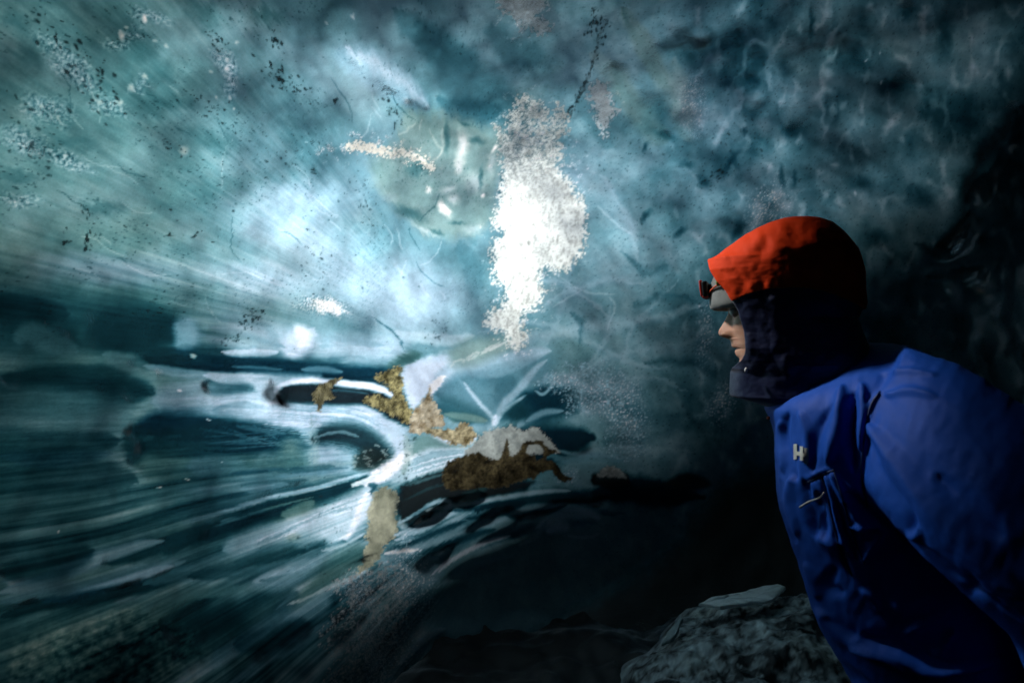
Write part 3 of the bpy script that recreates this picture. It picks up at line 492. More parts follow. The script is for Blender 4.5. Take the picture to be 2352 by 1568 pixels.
# snow and silt frozen into the ice: (name, outlines, chart, look, edge, raggedness, relief, label, category)
MAIN = [(690, 330), (760, 370), (770, 290), (850, 180), (900, 200), (960, 230), (990, 290), (1030, 220), (1080, 290), (1090, 370), (1050, 420), (1060, 490), (1040, 560), (1100, 620), (1130, 700), (1180, 750), (1190, 860), (1180, 960), (1150, 1020), (1100, 1090), (1030, 1110), (960, 1090), (940, 1140), (970, 1200), (930, 1290), (860, 1330), (850, 1400), (880, 1440), (840, 1510), (790, 1500), (750, 1430), (690, 1410), (650, 1370), (680, 1310), (740, 1280), (760, 1190), (700, 1160), (690, 1080), (680, 960), (740, 900), (690, 880), (700, 800), (740, 640), (730, 520), (720, 440)]
PATCHES = [
  ('snow_patch', [MAIN], Z3, ('snow', 0.92, (.93, 1, .95), 0.95, 0.0, (480, 300, 0.35)), 16, 1.2, 0.035, 'tall ragged patch of glowing white snow in the middle of the ice wall', 'snow patch'),
  ('snow_patch', [[(1190, 140), (1250, 110), (1300, 140), (1310, 210), (1350, 260), (1340, 290), (1300, 330), (1290, 400), (1260, 400), (1240, 330), (1220, 290), (1240, 250), (1200, 220)]], Z3, ('snow', 0.6, (.80, .95, 1), 0.9, 0.0, None), 14, 1.6, 0.012, 'small loose snow patch right of the dark crack above the big one', 'snow patch'),
  ('snow_patch', [[(-60, 440), (20, 430), (90, 440), (140, 455), (220, 465), (290, 490), (350, 520), (400, 560), (380, 590), (330, 560), (280, 530), (200, 505), (100, 500), (0, 490), (-60, 470)]], Z3, ('snow', 0.85, (1, 0.97, 0.85), 1.0, 0.0, None), 10, 1.9, 0.008, 'thin sparkling snow streak in the olive cloudy ice', 'snow patch'),
  ('snow_patch', [[(1130, -30), (1200, -50), (1250, -10), (1262, 20), (1235, 36), (1272, 56), (1240, 84), (1215, 60), (1195, 70), (1190, 46), (1155, 28)]], None, ('snow', 0.5, (.75, .93, 1), 0.9, 0.0, None), 14, 1.8, 0.008, 'faint snow patch at the very top of the ice wall', 'snow patch'),
  ('frost_cluster', [[(1440, 420), (1560, 330), (1700, 290), (1850, 290), (1950, 340), (2030, 460), (2010, 560), (1900, 600), (1750, 590), (1690, 560), (1640, 640), (1620, 540), (1560, 460)]], Z6, ('snow', 0.42, (0.45, 0.8, 1), 1.2, 0.0, None), 24, 1.6, 0.018, 'blue grey frost cluster hanging below the milky films', 'frost cluster'),
  ('frost_cluster', [[(1900, 680), (1980, 640), (2060, 640), (2080, 760), (2050, 900), (1960, 890), (1880, 850), (1900, 760)]], Z6, ('snow', 0.42, (0.45, 0.8, 1), 1.3, 0.0, None), 24, 1.8, 0.014, 'narrow frost cluster dangling below the wider frost cluster', 'frost cluster'),
  ('frost_cluster', [[(1640, 600), (1760, 560), (1840, 510), (1940, 520), (1990, 600), (2010, 700), (1960, 800), (1950, 900), (1900, 1000), (1880, 1140), (1600, 1140), (1650, 980), (1580, 880), (1620, 780), (1700, 720)]], Z7, ('snow', 0.3, (0.8, 0.92, 1), 1.2, 0.5, None), 30, 1.5, 0.03, 'dirty crystal cluster below the pale silt column', 'frost cluster'),
  ('silt_lump', [[(370, 345), (450, 320), (520, 295), (535, 340), (548, 420), (545, 480), (590, 590), (600, 650), (590, 690), (550, 680), (500, 650), (430, 600), (320, 560), (270, 520), (340, 490), (440, 505), (470, 480), (400, 410), (355, 380)]], Z6, ('silt', (0.03, 0.026, 0.010), (0.50, 0.45, 0.21), 12, 1.3), 12, 1.2, 0.03, 'golden gritty silt wedge at the end of the dark lens', 'silt lump'),
  ('silt_lump', [[(728, 430), (750, 520), (790, 590), (815, 660), (815, 690), (740, 705), (690, 740), (640, 750), (590, 740), (580, 680), (600, 600), (650, 540), (700, 480)]], Z6, ('silt', (0.25, 0.19, 0.1), (0.72, 0.66, 0.5), 10, 0.6), 8, 0.6, 0.035, 'tan silt lump with a pale pointed tip', 'silt lump'),
  ('silt_lump', [[(700, 700), (800, 705), (880, 705), (920, 662), (970, 680), (1020, 740), (1010, 790), (960, 820), (900, 815), (820, 790), (760, 765), (700, 745)]], Z6, ('silt', (0.14, 0.11, 0.05), (0.62, 0.56, 0.36), 7, 0.8), 10, 1.1, 0.04, 'knobbly yellow brown silt ridge right of the pointed lump', 'silt lump'),
  ('silt_lump', [[(940, 870), (1010, 790), (1080, 730), (1160, 700), (1220, 700), (1240, 665), (1280, 700), (1340, 710), (1420, 688), (1470, 740), (1540, 820), (1570, 870), (1480, 890), (1440, 880), (1200, 930), (1000, 930)]], Z6, ('silt', (0.28, 0.33, 0.33), (0.54, 0.62, 0.60), 12, 0.25), 12, 0.7, 0.03, 'pale grey silt cap over the brown grit mass', 'silt lump'),
  ('grit_mass', [[(830, 930), (960, 870), (1040, 855), (1100, 890), (1165, 905), (1195, 840), (1222, 776), (1240, 800), (1245, 880), (1300, 850), (1330, 800), (1380, 790), (1450, 788), (1490, 830), (1540, 848), (1558, 862), (1500, 895), (1462, 915), (1520, 930), (1560, 960), (1600, 1000), (1645, 1022), (1600, 1055), (1540, 1015), (1500, 980), (1440, 1000), (1400, 1035), (1340, 1045), (1200, 1090), (1050, 1105), (900, 1115), (820, 1085), (800, 1000)]], Z6, ('silt', (0.006, 0.005, 0.003), (0.085, 0.072, 0.038), 22, 1.3), 7, 0.8, 0.05, 'dark brown ragged grit mass under the pale silt cap', 'grit mass'),
  ('silt_lump', [[(372, 1100), (430, 1088), (500, 1130), (512, 1200), (500, 1280), (512, 1350), (480, 1420), (420, 1500), (370, 1568), (300, 1640), (240, 1650), (290, 1500), (305, 1350), (325, 1200), (340, 1140)]], Z6, ('silt', (0.24, 0.27, 0.20), (0.60, 0.63, 0.48), 26, 0.3), 16, 0.5, 0.045, 'upright pale olive silt column below the bright ridge', 'silt lump'),
  ('silt_lump', [[(1830, 780), (1880, 720), (1960, 700), (2020, 688), (1955, 755), (1965, 800), (1912, 830), (1880, 898), (1858, 850), (1838, 800)]], Z5, ('silt', (0.05, 0.045, 0.02), (0.35, 0.32, 0.18), 7, 0.8), 6, 0.9, 0.02, 'small dirty lump caught in the middle of the dark lens', 'silt lump'),
  ('silt_lump', [[(1810, 1020), (1830, 975), (1890, 955), (1950, 965), (1985, 1000), (2005, 1035), (1900, 1030)]], Z6, ('silt', (0.2, 0.24, 0.24), (0.4, 0.45, 0.45), 10, 0.4), 8, 0.8, 0.02, 'small grey capped lump alone right of the grit mass', 'silt lump'),
]
OVR = [A(), A(), A()]; OA = A(); OT = A(); IDS = np.zeros((NY, NX), np.int32)
GR = .55*fbm(WX/7+PH*3, WY/6.2, 3, 211)+.45*fbm(X/3.9, Y/3.5, 2, 213)+.35*fbm(WX/19, WY/17, 3, 215); GR2 = fbm(X/20, Y/20, 3, 221); GR3 = fbm(X/6.5, Y/6, 3, 231); RG = fbm(X/8, Y/8, 4, 201)
def look_rgb(L, S):
    g, g2 = GR[S], GR2[S]
    if L[0] == 'snow':
        _, br, tint, var, dirt, ysp = L; t = br*(1+var*(g*1.1+GR3[S]*.5))
        if ysp: t = t*(1-ysp[2]*sstep(ysp[0], ysp[1], Y[S]))  # upper snow greyer: its weaker light painted into the colour
        t = np.clip(t, .03, .93); c = [t*k for k in tint]
        if dirt: dd = dirt*sstep(.1, .35, GR3[S]); c = [c[i]*(1-dd*(.6, .75, .9)[i]) for i in range(3)]
        return c, .85
    _, a, b, sc, dark, = L; t = np.clip(.5+1.5*fbm(X[S]/(sc*2.2), Y[S]/(sc*2.2), 5, 241, .7), 0, 1); return [np.clip((a[i]*(1-t)+b[i]*t)*(1+dark*1.6*g), .004, .85) for i in range(3)], .6
for pi, (nm, polys, z, L, edge, rag, thick, lb, ct) in enumerate(PATCHES):
    sn = L[0] == 'snow'
    for p in polys:
        S, m = poly_mask(p, z, edge*(2.6 if sn else 1.3), 1.0, inward=.55)
        if nm == 'grit_mass':
            S2, m2 = poly_mask([(1345,860),(1370,820),(1420,820),(1450,860),(1440,910),(1410,925),(1400,890),(1370,890)], z, 8, 1.0); full = A(); full[S2] = m2; m = m*(1-full[S])
        w = 1-np.abs(2*m-1)**2.2
        mm = m+RG[S]*rag*.8*w+GR[S]*w*(1.5 if sn else 1.4)
        al = sstep(.36, .74, mm)*(1 if nm != 'frost_cluster' else .25+.75*sstep(-.05, .28, GR[S])); c, tr = look_rgb(L, S)
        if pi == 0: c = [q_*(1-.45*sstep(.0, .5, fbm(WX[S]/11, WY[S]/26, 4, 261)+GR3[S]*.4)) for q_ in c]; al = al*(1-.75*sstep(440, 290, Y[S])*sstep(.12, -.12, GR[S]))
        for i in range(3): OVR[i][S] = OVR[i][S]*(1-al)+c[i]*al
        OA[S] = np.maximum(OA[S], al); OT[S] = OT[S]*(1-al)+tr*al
        Hh[S] += (thick*.45*sstep(.3, 1, m)*(1+GR2[S]*.6)+GR[S]*.0035*al+GR3[S]*.004*al).astype(np.float32)
        IDS[S] = np.where(m > .5, pi+1, IDS[S])

def soften(F, r):
    for ax in (0, 1):
        Q = np.pad(F, [(r+1, r) if a == ax else (0, 0) for a in (0, 1)], mode='edge').astype(np.float64).cumsum(ax)
        n_ = F.shape[ax]; F = ((np.take(Q, range(2*r+1, 2*r+1+n_), ax)-np.take(Q, range(0, n_), ax))/(2*r+1)).astype(np.float32)
    return F
Hh = soften(soften(Hh, 6), 5)*.36+(Hh-soften(Hh, 5))*.10*OA
np.clip(T, 0.0, 1.9, T); np.clip(W, 0, 1, W); np.clip(D, 0, 1, D); np.clip(U, 0, 1, U)

def lerp3(a, b, t): return [a[i]+(b[i]-a[i])*t for i in range(3)]
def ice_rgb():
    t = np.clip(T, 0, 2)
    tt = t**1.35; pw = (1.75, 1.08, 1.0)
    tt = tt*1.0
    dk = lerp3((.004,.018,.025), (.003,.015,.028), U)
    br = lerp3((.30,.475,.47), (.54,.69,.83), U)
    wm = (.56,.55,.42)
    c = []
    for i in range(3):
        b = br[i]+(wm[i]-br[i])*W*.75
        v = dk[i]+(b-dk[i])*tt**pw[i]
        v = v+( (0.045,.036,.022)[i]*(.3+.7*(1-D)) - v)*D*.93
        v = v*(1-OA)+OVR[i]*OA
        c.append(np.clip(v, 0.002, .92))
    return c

# ---------------------------------------------------------------- light wanted on the ice, as gaps in the added unseen screen (0 closed, 1 gap)
def gs(cx, cy, sx, sy, a=0):
    a = math.radians(a); x = X-cx; y = Y-cy
    return np.exp(-(((x*math.cos(a)+y*math.sin(a))/sx)**2+((-x*math.sin(a)+y*math.cos(a))/sy)**2))
LIGHT = (.34*gs(790,590,450,250,8)+.25*gs(250,260,660,400,15)+.15*gs(1080,360,360,360)+.24*gs(900,180,150,80,35)+.30*gs(800,1170,300,200,-25)
         +.36*gs(1205,630,75,190)+.20*gs(1480,520,280,380)+.18*gs(60,520,420,220)+.20*gs(500,950,560,220)+.18*gs(350,1350,600,300)+.09*gs(1560,330,380,420)+.10*gs(1450,1000,300,220)
         +.05*gs(1950,500,500,600)+.5*gs(2200,620,170,330)+.05*gs(1900,250,300,250)+.02+.24*gs(900,960,330,150)+.20*gs(1350,930,300,170)+.85*gs(1180,1270,420,190)-.12*gs(850,10,200,90))
LIGHT = np.clip(LIGHT, 0, 1)
# ---------------------------------------------------------------- object helpers
def link(o, parent=None):
    SC.collection.objects.link(o)
    if parent is not None: o.parent = parent
    return o
def tag(o, label=None, cat=None, group=None, kind=None):
    if label: o["label"] = label
    if cat: o["category"] = cat
    if group: o["group"] = group
    if kind: o["kind"] = kind
    return o
def mesh_np(name, V, F, mat, parent=None, smooth=True):
    me = bpy.data.meshes.new(name); V = np.asarray(V, np.float32); F = np.asarray(F, np.int32)
    me.vertices.add(len(V)); me.vertices.foreach_set("co", V.ravel())
    k = F.shape[1]; me.loops.add(F.size); me.loops.foreach_set("vertex_index", F.ravel())
    me.polygons.add(len(F)); me.polygons.foreach_set("loop_start", np.arange(0, F.size, k, dtype=np.int32))
    me.polygons.foreach_set("loop_total", np.full(len(F), k, np.int32))
    me.update(calc_edges=True); me.validate()
    me.polygons.foreach_set("use_smooth", np.full(len(me.polygons), smooth, bool))
    if mat: me.materials.append(mat)
    return link(bpy.data.objects.new(name, me), parent)
def set_attr(o, name, C):
    a = o.data.attributes.new(name, 'FLOAT_COLOR', 'POINT')
    C4 = np.ones((len(C), 4), np.float32); C4[:, :C.shape[1]] = C
    a.data.foreach_set("color", C4.ravel())
class NT:
    def __init__(s, name):
        s.m = bpy.data.materials.new(name); s.m.use_nodes = True; s.t = s.m.node_tree; s.t.nodes.clear()
        s.out = s.n('ShaderNodeOutputMaterial')
    def n(s, typ, ins=None, **kw):
        x = s.t.nodes.new(typ)
        for k, v in kw.items(): setattr(x, k, v)
        for k, v in (ins or {}).items():
            sk = x.inputs[k]
            if isinstance(v, bpy.types.NodeSocket): s.t.links.new(v, sk)
            else: sk.default_value = v
        return x
    def math(s, op, a, b=0.0, clamp=False):
        x = s.n('ShaderNodeMath', {0: a, 1: b}, operation=op); x.use_clamp = clamp; return x.outputs[0]
    def done(s, sh): s.t.links.new(sh, s.out.inputs[0]); return s.m
    def noise(s, scale, detail=4, vec=None, rough=.55, dist=0):
        i = {'Scale': scale, 'Detail': detail, 'Roughness': rough, 'Distortion': dist}
        if vec is not None: i['Vector'] = vec
        return s.n('ShaderNodeTexNoise', i).outputs[0]
    def pos(s): return s.n('ShaderNodeNewGeometry').outputs['Position']
def ice_material(name, bump=1.0, gloss=1.0, vault=False):
    N = NT(name); col = N.n('ShaderNodeAttribute', attribute_name='ice_colour'); mt = N.n('ShaderNodeAttribute', attribute_name='ice_nature')
    sep = N.n('ShaderNodeSeparateColor', {0: mt.outputs[0]}); tr, ro, bp = sep.outputs[0], sep.outputs[1], sep.outputs[2]
    p = N.pos()
    n1 = N.noise(34, 6, p, .62); n2 = N.noise(150, 3, p, .6)
    f = N.math('ADD', N.math('MULTIPLY', n1, .5), N.math('MULTIPLY', n2, .35)); f = N.math('ADD', f, .575)
    c = N.n('ShaderNodeVectorMath', {0: col.outputs[0]}, operation='SCALE'); N.t.links.new(f, c.inputs['Scale']); c = c.outputs[0]
    b1 = N.n('ShaderNodeBump', {'Strength': .10*bump, 'Distance': .02, 'Height': N.noise(9, 3, p, .5)})
    b2 = N.n('ShaderNodeBump', {'Strength': N.math('MULTIPLY', bp, .7*bump), 'Distance': .004, 'Height': n2, 'Normal': b1.outputs[0]})
    nm = b2.outputs[0]
    d = N.n('ShaderNodeBsdfDiffuse', {'Color': c, 'Normal': b1.outputs[0]}); vn = N.n('ShaderNodeAttribute', attribute_name='vault_normal').outputs['Vector']
    t = N.n('ShaderNodeBsdfTranslucent', {'Color': c, 'Normal': vn} if vault else {'Color': c})
    m = N.n('ShaderNodeMixShader', {0: tr, 1: d.outputs[0], 2: t.outputs[0]})
    g = N.n('ShaderNodeBsdfGlossy', {'Color': (.85,.93,1,1), 'Roughness': ro, 'Normal': nm})
    fr = N.n('ShaderNodeFresnel', {'IOR': 1.31, 'Normal': nm})
    m2 = N.n('ShaderNodeMixShader', {0: N.math('MULTIPLY', fr.outputs[0], gloss, True), 1: m.outputs[0], 2: g.outputs[0]})
    return N.done(m2.outputs[0])

# ---------------------------------------------------------------- the cave: one closed vault of ice
CC = np.array([.70, 0.0, 1.15]); CA = np.array([2.1, 3.3, 1.75]); CN = 2.6
def cave_F(P, grow=0.0):
    q = np.abs(P-CC)/(CA+grow); return (q**CN).sum(-1)
def cave_r(Dr, O, grow=0.0):
    lo = np.zeros(len(Dr)); hi = np.full(len(Dr), 9.0)
    for _ in range(26):
        m = (lo+hi)/2; ins = cave_F(O+Dr*m[:, None], grow) < 1; lo = np.where(ins, m, lo); hi = np.where(ins, hi, m)
    return (lo+hi)/2
OC = np.array([0, 0, CAM_Z])
def reflect(a, lo, hi):
    L = hi-lo; t = np.mod(a-lo, 2*L); return lo+np.where(t > L, 2*L-t, t)
def chart(az, el):
    lim = math.radians(48); t = math.tan(lim); k = 1+t*t
    xa = np.where(np.abs(az) < lim, np.tan(np.clip(az, -lim, lim)), np.sign(az)*(t+(np.abs(az)-lim)*k))
    ca = np.cos(np.clip(az, -lim, lim)); l2 = math.radians(50); t2 = math.tan(l2)
    ya = np.where(np.abs(el) < l2, np.tan(np.clip(el, -l2, l2)), np.sign(el)*(t2+(np.abs(el)-l2)*(1+t2*t2)))/ca
    return CU+FU*xa, CV-FU*ya
def chart_of(P):
    Dv = P-OC; az = np.arctan2(Dv[..., 0], Dv[..., 1]); el = np.arctan2(Dv[..., 2], np.hypot(Dv[..., 0], Dv[..., 1])); return chart(az, el)
def samp(F, cx, cy):
    return sample(F, reflect(cx, X0+8, X0+STEP*NX-10), reflect(cy, Y0+8, Y0+STEP*NY-10))
sp_ = 2.5/1176
azc = np.arctan(np.arange(-1.05, 1.05, sp_)); azs = np.concatenate([np.linspace(-math.pi, azc[0], 110)[:-1], azc, np.linspace(azc[-1], math.pi, 110)[1:]])
elc = np.arctan(np.arange(-.70, .70, sp_)); els = np.concatenate([np.linspace(-1.45, elc[0], 60)[:-1], elc, np.linspace(elc[-1], 1.5, 70)[1:]])
AZ, EL = np.meshgrid(azs, els); nA, nE = len(azs), len(els)
az, el = AZ.ravel(), EL.ravel()
DR = np.stack([np.sin(az)*np.cos(el), np.cos(az)*np.cos(el), np.sin(el)], -1)
RW = cave_r(DR, OC); cx, cy = chart(az, el)
RWH = RW-samp(Hh, cx, cy)
V = OC+DR*RWH[:, None]
idx = np.arange(nA*nE).reshape(nE, nA)
Fq = np.stack([idx[:-1, :-1], idx[1:, :-1], idx[1:, 1:], idx[:-1, 1:]], -1).reshape(-1, 4)
# added unseen ceiling hole, placed to throw a sun shaft on the person
S3 = np.array(SUN); AIM = np.array([.30, 1.20, 1.52])
def sun_hole(Pq, rad):
    q = Pq-AIM; t = (q*S3).sum(-1); dd = np.linalg.norm(q-t[..., None]*S3, axis=-1); u, v = chart_of(Pq)
    return (t > .8) & (dd < rad*(1+.25*fbm(Pq[..., 0]*5, Pq[..., 1]*5, 3, 501))) & (v < -40)
Fq = Fq[~sun_hole(V[Fq].mean(1), .25)]
ids = samp(IDS.astype(np.float32)*0, cx, cy).astype(int)
ii_ = np.clip(((cx-X0)/STEP+.5).astype(int), 0, NX-1); jj_ = np.clip(((cy-Y0)/STEP+.5).astype(int), 0, NY-1)
infr = (np.abs(az) < .84) & (np.abs(el) < .68) & (cx > X0+5) & (cx < X0+STEP*NX-10) & (cy > Y0+5) & (cy < Y0+STEP*NY-10)
ids = np.where(infr, IDS[jj_, ii_], 0); fid = ids[Fq].max(1)
cave = mesh_np("cave_wall", V, Fq, None)
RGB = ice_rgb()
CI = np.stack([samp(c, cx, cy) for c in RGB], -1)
sT = samp(T, cx, cy); sD = samp(D, cx, cy); sB = samp(bub+crm*.5, cx, cy)
sO = samp(OA, cx, cy); sOT = samp(OT, cx, cy)
NAT = np.stack([np.clip((.88-.8*sD)*(1-sO)+sOT, 0, 1), np.clip(.13+.3*sD+.12*sB+.4*sO, .1, .8), np.clip(.15+sB*1.2+sD*.8+sO, 0, 1)], -1)
ICE = ice_material('cave_ice', 1.0, 1.3, True); bpy.data.objects.remove(cave)
# one continuous surface, shared out between the cave wall and the masses frozen into it
nrm = np.zeros_like(V); fn = np.cross(V[Fq[:, 2]]-V[Fq[:, 0]], V[Fq[:, 3]]-V[Fq[:, 1]])
for k_ in range(4): np.add.at(nrm, Fq[:, k_], fn)
nrm /= np.linalg.norm(nrm, axis=1, keepdims=True)+1e-12
# light scattered through the thickness of the ice follows the vault, only weakly the ripples of its surface
gn = np.sign(V-CC)*(np.abs(V-CC)/CA)**(CN-1)/CA; gn /= np.linalg.norm(gn, axis=1, keepdims=True); gn = -gn
if (gn*nrm).sum(1).mean() < 0: nrm_s = -nrm
else: nrm_s = nrm
VN = gn*.8+nrm_s*.2; VN /= np.linalg.norm(VN, axis=1, keepdims=True)
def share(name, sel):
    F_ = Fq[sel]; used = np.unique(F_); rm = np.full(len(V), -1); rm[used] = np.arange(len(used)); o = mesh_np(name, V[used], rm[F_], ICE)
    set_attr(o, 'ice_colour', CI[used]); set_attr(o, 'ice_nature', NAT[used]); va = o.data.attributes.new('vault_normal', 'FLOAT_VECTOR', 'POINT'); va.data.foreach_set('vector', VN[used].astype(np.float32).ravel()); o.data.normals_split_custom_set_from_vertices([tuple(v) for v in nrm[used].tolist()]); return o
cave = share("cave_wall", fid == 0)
for pi, pt in enumerate(PATCHES):
    if (fid == pi+1).any(): tag(share(pt[0], fid == pi+1), pt[7], pt[8], {'snow_patch': 'snow patches frozen into the cave wall', 'silt_lump': 'silt lumps frozen into the cave wall', 'frost_cluster': 'frost clusters on the cave wall'}.get(pt[0]))
tag(cave, 'rippled translucent blue green ice wall and ceiling of the cave', None, None, 'structure')

# ---------------------------------------------------------------- added screen around the ice, out of view; its gaps shape the daylight
def screen_mesh():
    CG = .68; S = np.array(SUN)
    a = np.radians(np.concatenate([np.arange(-180, -88, 4), np.arange(-88, 66, .48), np.arange(66, 181, 4)]))
    e = np.radians(np.concatenate([np.arange(-86, -40, 4), np.arange(-40, 76, .5), np.arange(76, 90, 3)]))
    A_, E_ = np.meshgrid(a, e); d = np.stack([np.sin(A_)*np.cos(E_), np.cos(A_)*np.cos(E_), np.sin(E_)], -1).reshape(-1, 3)
    r = cave_r(d, OC, CG); rs = np.random.RandomState(4)
    P = OC+d*(r+rs.uniform(-.02, .02, len(r)))[:, None]
    ix = np.arange(len(P)).reshape(A_.shape); F = np.stack([ix[:-1, :-1], ix[:-1, 1:], ix[1:, 1:], ix[1:, :-1]], -1).reshape(-1, 4)
    c = P[F].mean(1); hit = np.full(len(c), -1.0)
    for t in np.arange(0, 3.2, .04):
        h = (hit < 0) & (cave_F(c-S*t) < 1); hit[h] = t
    ok = hit >= 0; q = c-S*np.maximum(hit, 0)[:, None]; front = (q-OC)[:, 1] > .25
    u, v = chart_of(q); L = sample(LIGHT, u, v)*(ok & front)*((u > X0) & (u < X0+STEP*NX) & (v > Y0) & (v < Y0+STEP*NY))
    L = np.where(sun_hole(c, .6) & (v < -20), 0, L)
    # gaps spread evenly, as dense as the light wanted behind each place
    kk_ = np.arange(len(c)); nc = A_.shape[1]-1; dth = ((kk_ % nc)*.7548777+(kk_//nc)*.5698403+rs.uniform(0, .45, len(c))) % 1.0
    keep = (dth >= L) & ~(sun_hole(c, .225) & (v < -35))
    return P, F[keep]
M = NT('light_screen_grey'); n_ = M.noise(6, 5, M.pos()); rp = M.n('ShaderNodeValToRGB', {0: n_}); rp.color_ramp.elements[0].color = (.10,.11,.12,1); rp.color_ramp.elements[1].color = (.35,.38,.40,1)
SCREEN_MAT = M.done(M.n('ShaderNodeBsdfDiffuse', {0: rp.outputs[0]}).outputs[0])
cp, cf = screen_mesh(); cr = mesh_np("light_screen", cp, cf, SCREEN_MAT, smooth=False)
so = cr.modifiers.new('thickness', 'SOLIDIFY'); so.thickness = .012; so.offset = 1
tag(cr, 'added gappy screen around the cave ice that shapes the daylight', None, None, 'structure')
# ---------------------------------------------------------------- snow and silt masses become objects of their own

# ---------------------------------------------------------------- ground
def grid_obj(name, xs, ys, zf, colf, mat, clip=None):
    U_, V_ = np.meshgrid(xs, ys); u, v = U_.ravel(), V_.ravel(); z = zf(u, v); P = np.stack([u, v, z], -1)
    ix = np.arange(len(u)).reshape(U_.shape); F = np.stack([ix[:-1, :-1], ix[:-1, 1:], ix[1:, 1:], ix[1:, :-1]], -1).reshape(-1, 4)
    if clip is not None: F = F[clip(u, v)[F].any(1)]
    o = mesh_np(name, P, F, mat); C = colf(u, v, z); set_attr(o, 'ice_colour', C); set_attr(o, 'ice_nature', np.tile([.1, .35, .8], (len(u), 1))); return o
GICE = ice_material('ground_ice', 1.2, .8)
gz = lambda u, v: fbm(u*2.2, v*2.2, 5, 301)*.10+fbm(u*9, v*9, 3, 305)*.02-.04
gr = grid_obj('ground', np.arange(-1.6, 3.0, .02), np.arange(-3.3, 3.5, .02), gz, lambda u, v, z: np.clip(.018+.02*fbm(u*5, v*5, 4, 307), .006, .1)[:, None]*np.array([.9, 1, 1.05]), GICE)
tag(gr, kind='structure')
def mz(u, v):
    q = ((u-1.42)/1.0)**2+((v-1.93)/.86)**2+.25*fbm(u*2.5, v*2.5, 3, 311); h = .33*np.clip(1-q, 0, 1)**.75
    h += (fbm(u*5, v*5, 5, 313)*.05+ridged(u*12, v*12, 3, 315)*.012+fbm(u*40, v*40, 2, 317)*.004)*sstep(0, .1, h); return np.where(q < 1, h-.03, -.12)
def mc(u, v, z):
    t = np.clip(.18+.80*fbm(u*5, v*5, 5, 321, .65)+.75*fbm(u*26, v*26, 4, 323, .7), .008, .75)
    c = np.array([.70, .82, .86])*t[:, None]; w = sstep(.1, .4, fbm(u*3+4, v*3, 3, 325))[:, None]; return c*(1-w*.25*np.array([0, .15, .45]))
mo = grid_obj('ice_mound', np.arange(.3, 2.7, .009), np.arange(.95, 2.9, .009), mz, mc, GICE, clip=lambda u, v: mz(u, v) > -.10)
tag(mo, 'rough grey dirty ice mound on the ground beside the person', 'ice mound')
def slab(name, pts, z, th, colr, label, cat, tilt=(0, 0), seed=1, res=3):
    rs = np.random.RandomState(seed); p = spline([q for q in pts]+[pts[0]], res)[:-1]; c = p.mean(0); p = p+rs.normal(0, .004, p.shape)
    bm = bmesh.new(); rings = []
    for k, (s, zz) in enumerate([(0.90, 0), (1.0, .3), (.98, .8), (.88, 1.0), (.5, 1.08)]):
        rings.append([bm.verts.new((c[0]+(a-c[0])*s, c[1]+(b-c[1])*s, z+th*zz+tilt[0]*(a-c[0])*s+tilt[1]*(b-c[1])*s+rs.normal(0, .0025))) for a, b in p])
    n = len(p)
    for r0, r1 in zip(rings[:-1], rings[1:]):
        for i in range(n): bm.faces.new((r0[i], r0[(i+1) % n], r1[(i+1) % n], r1[i]))
    bm.faces.new(rings[-1]); bm.faces.new(rings[0][::-1]); bmesh.ops.recalc_face_normals(bm, faces=bm.faces)
    me = bpy.data.meshes.new(name); bm.to_mesh(me); bm.free(); me.materials.append(GICE); o = link(bpy.data.objects.new(name, me))
    set_attr(o, 'ice_colour', np.tile(colr, (len(me.vertices), 1))*rs.uniform(.75, 1.1, (len(me.vertices), 1))); set_attr(o, 'ice_nature', np.tile([.3, .3, .6], (len(me.vertices), 1)))
    return tag(o, label, cat)
slab('ice_slab', [(.83,2.30),(.93,2.36),(1.05,2.37),(1.16,2.42),(1.29,2.43),(1.24,2.36),(1.14,2.30),(1.05,2.29),(.93,2.27)], .268, .020, (.84,.90,.92), 'pale flat ice slab lying on the back edge of the mound', 'ice slab', (.05, .02), 3)
slab('ice_shard', [(.64,2.20),(.70,2.27),(.775,2.34),(.76,2.29),(.70,2.22)], .16, .022, (.35,.42,.44), 'thin grey ice shard at the left foot of the mound', 'ice shard', (.25, .1), 5)
# ---------------------------------------------------------------- the person
YP = 1.05                                   # distance of the person's middle plane from the camera
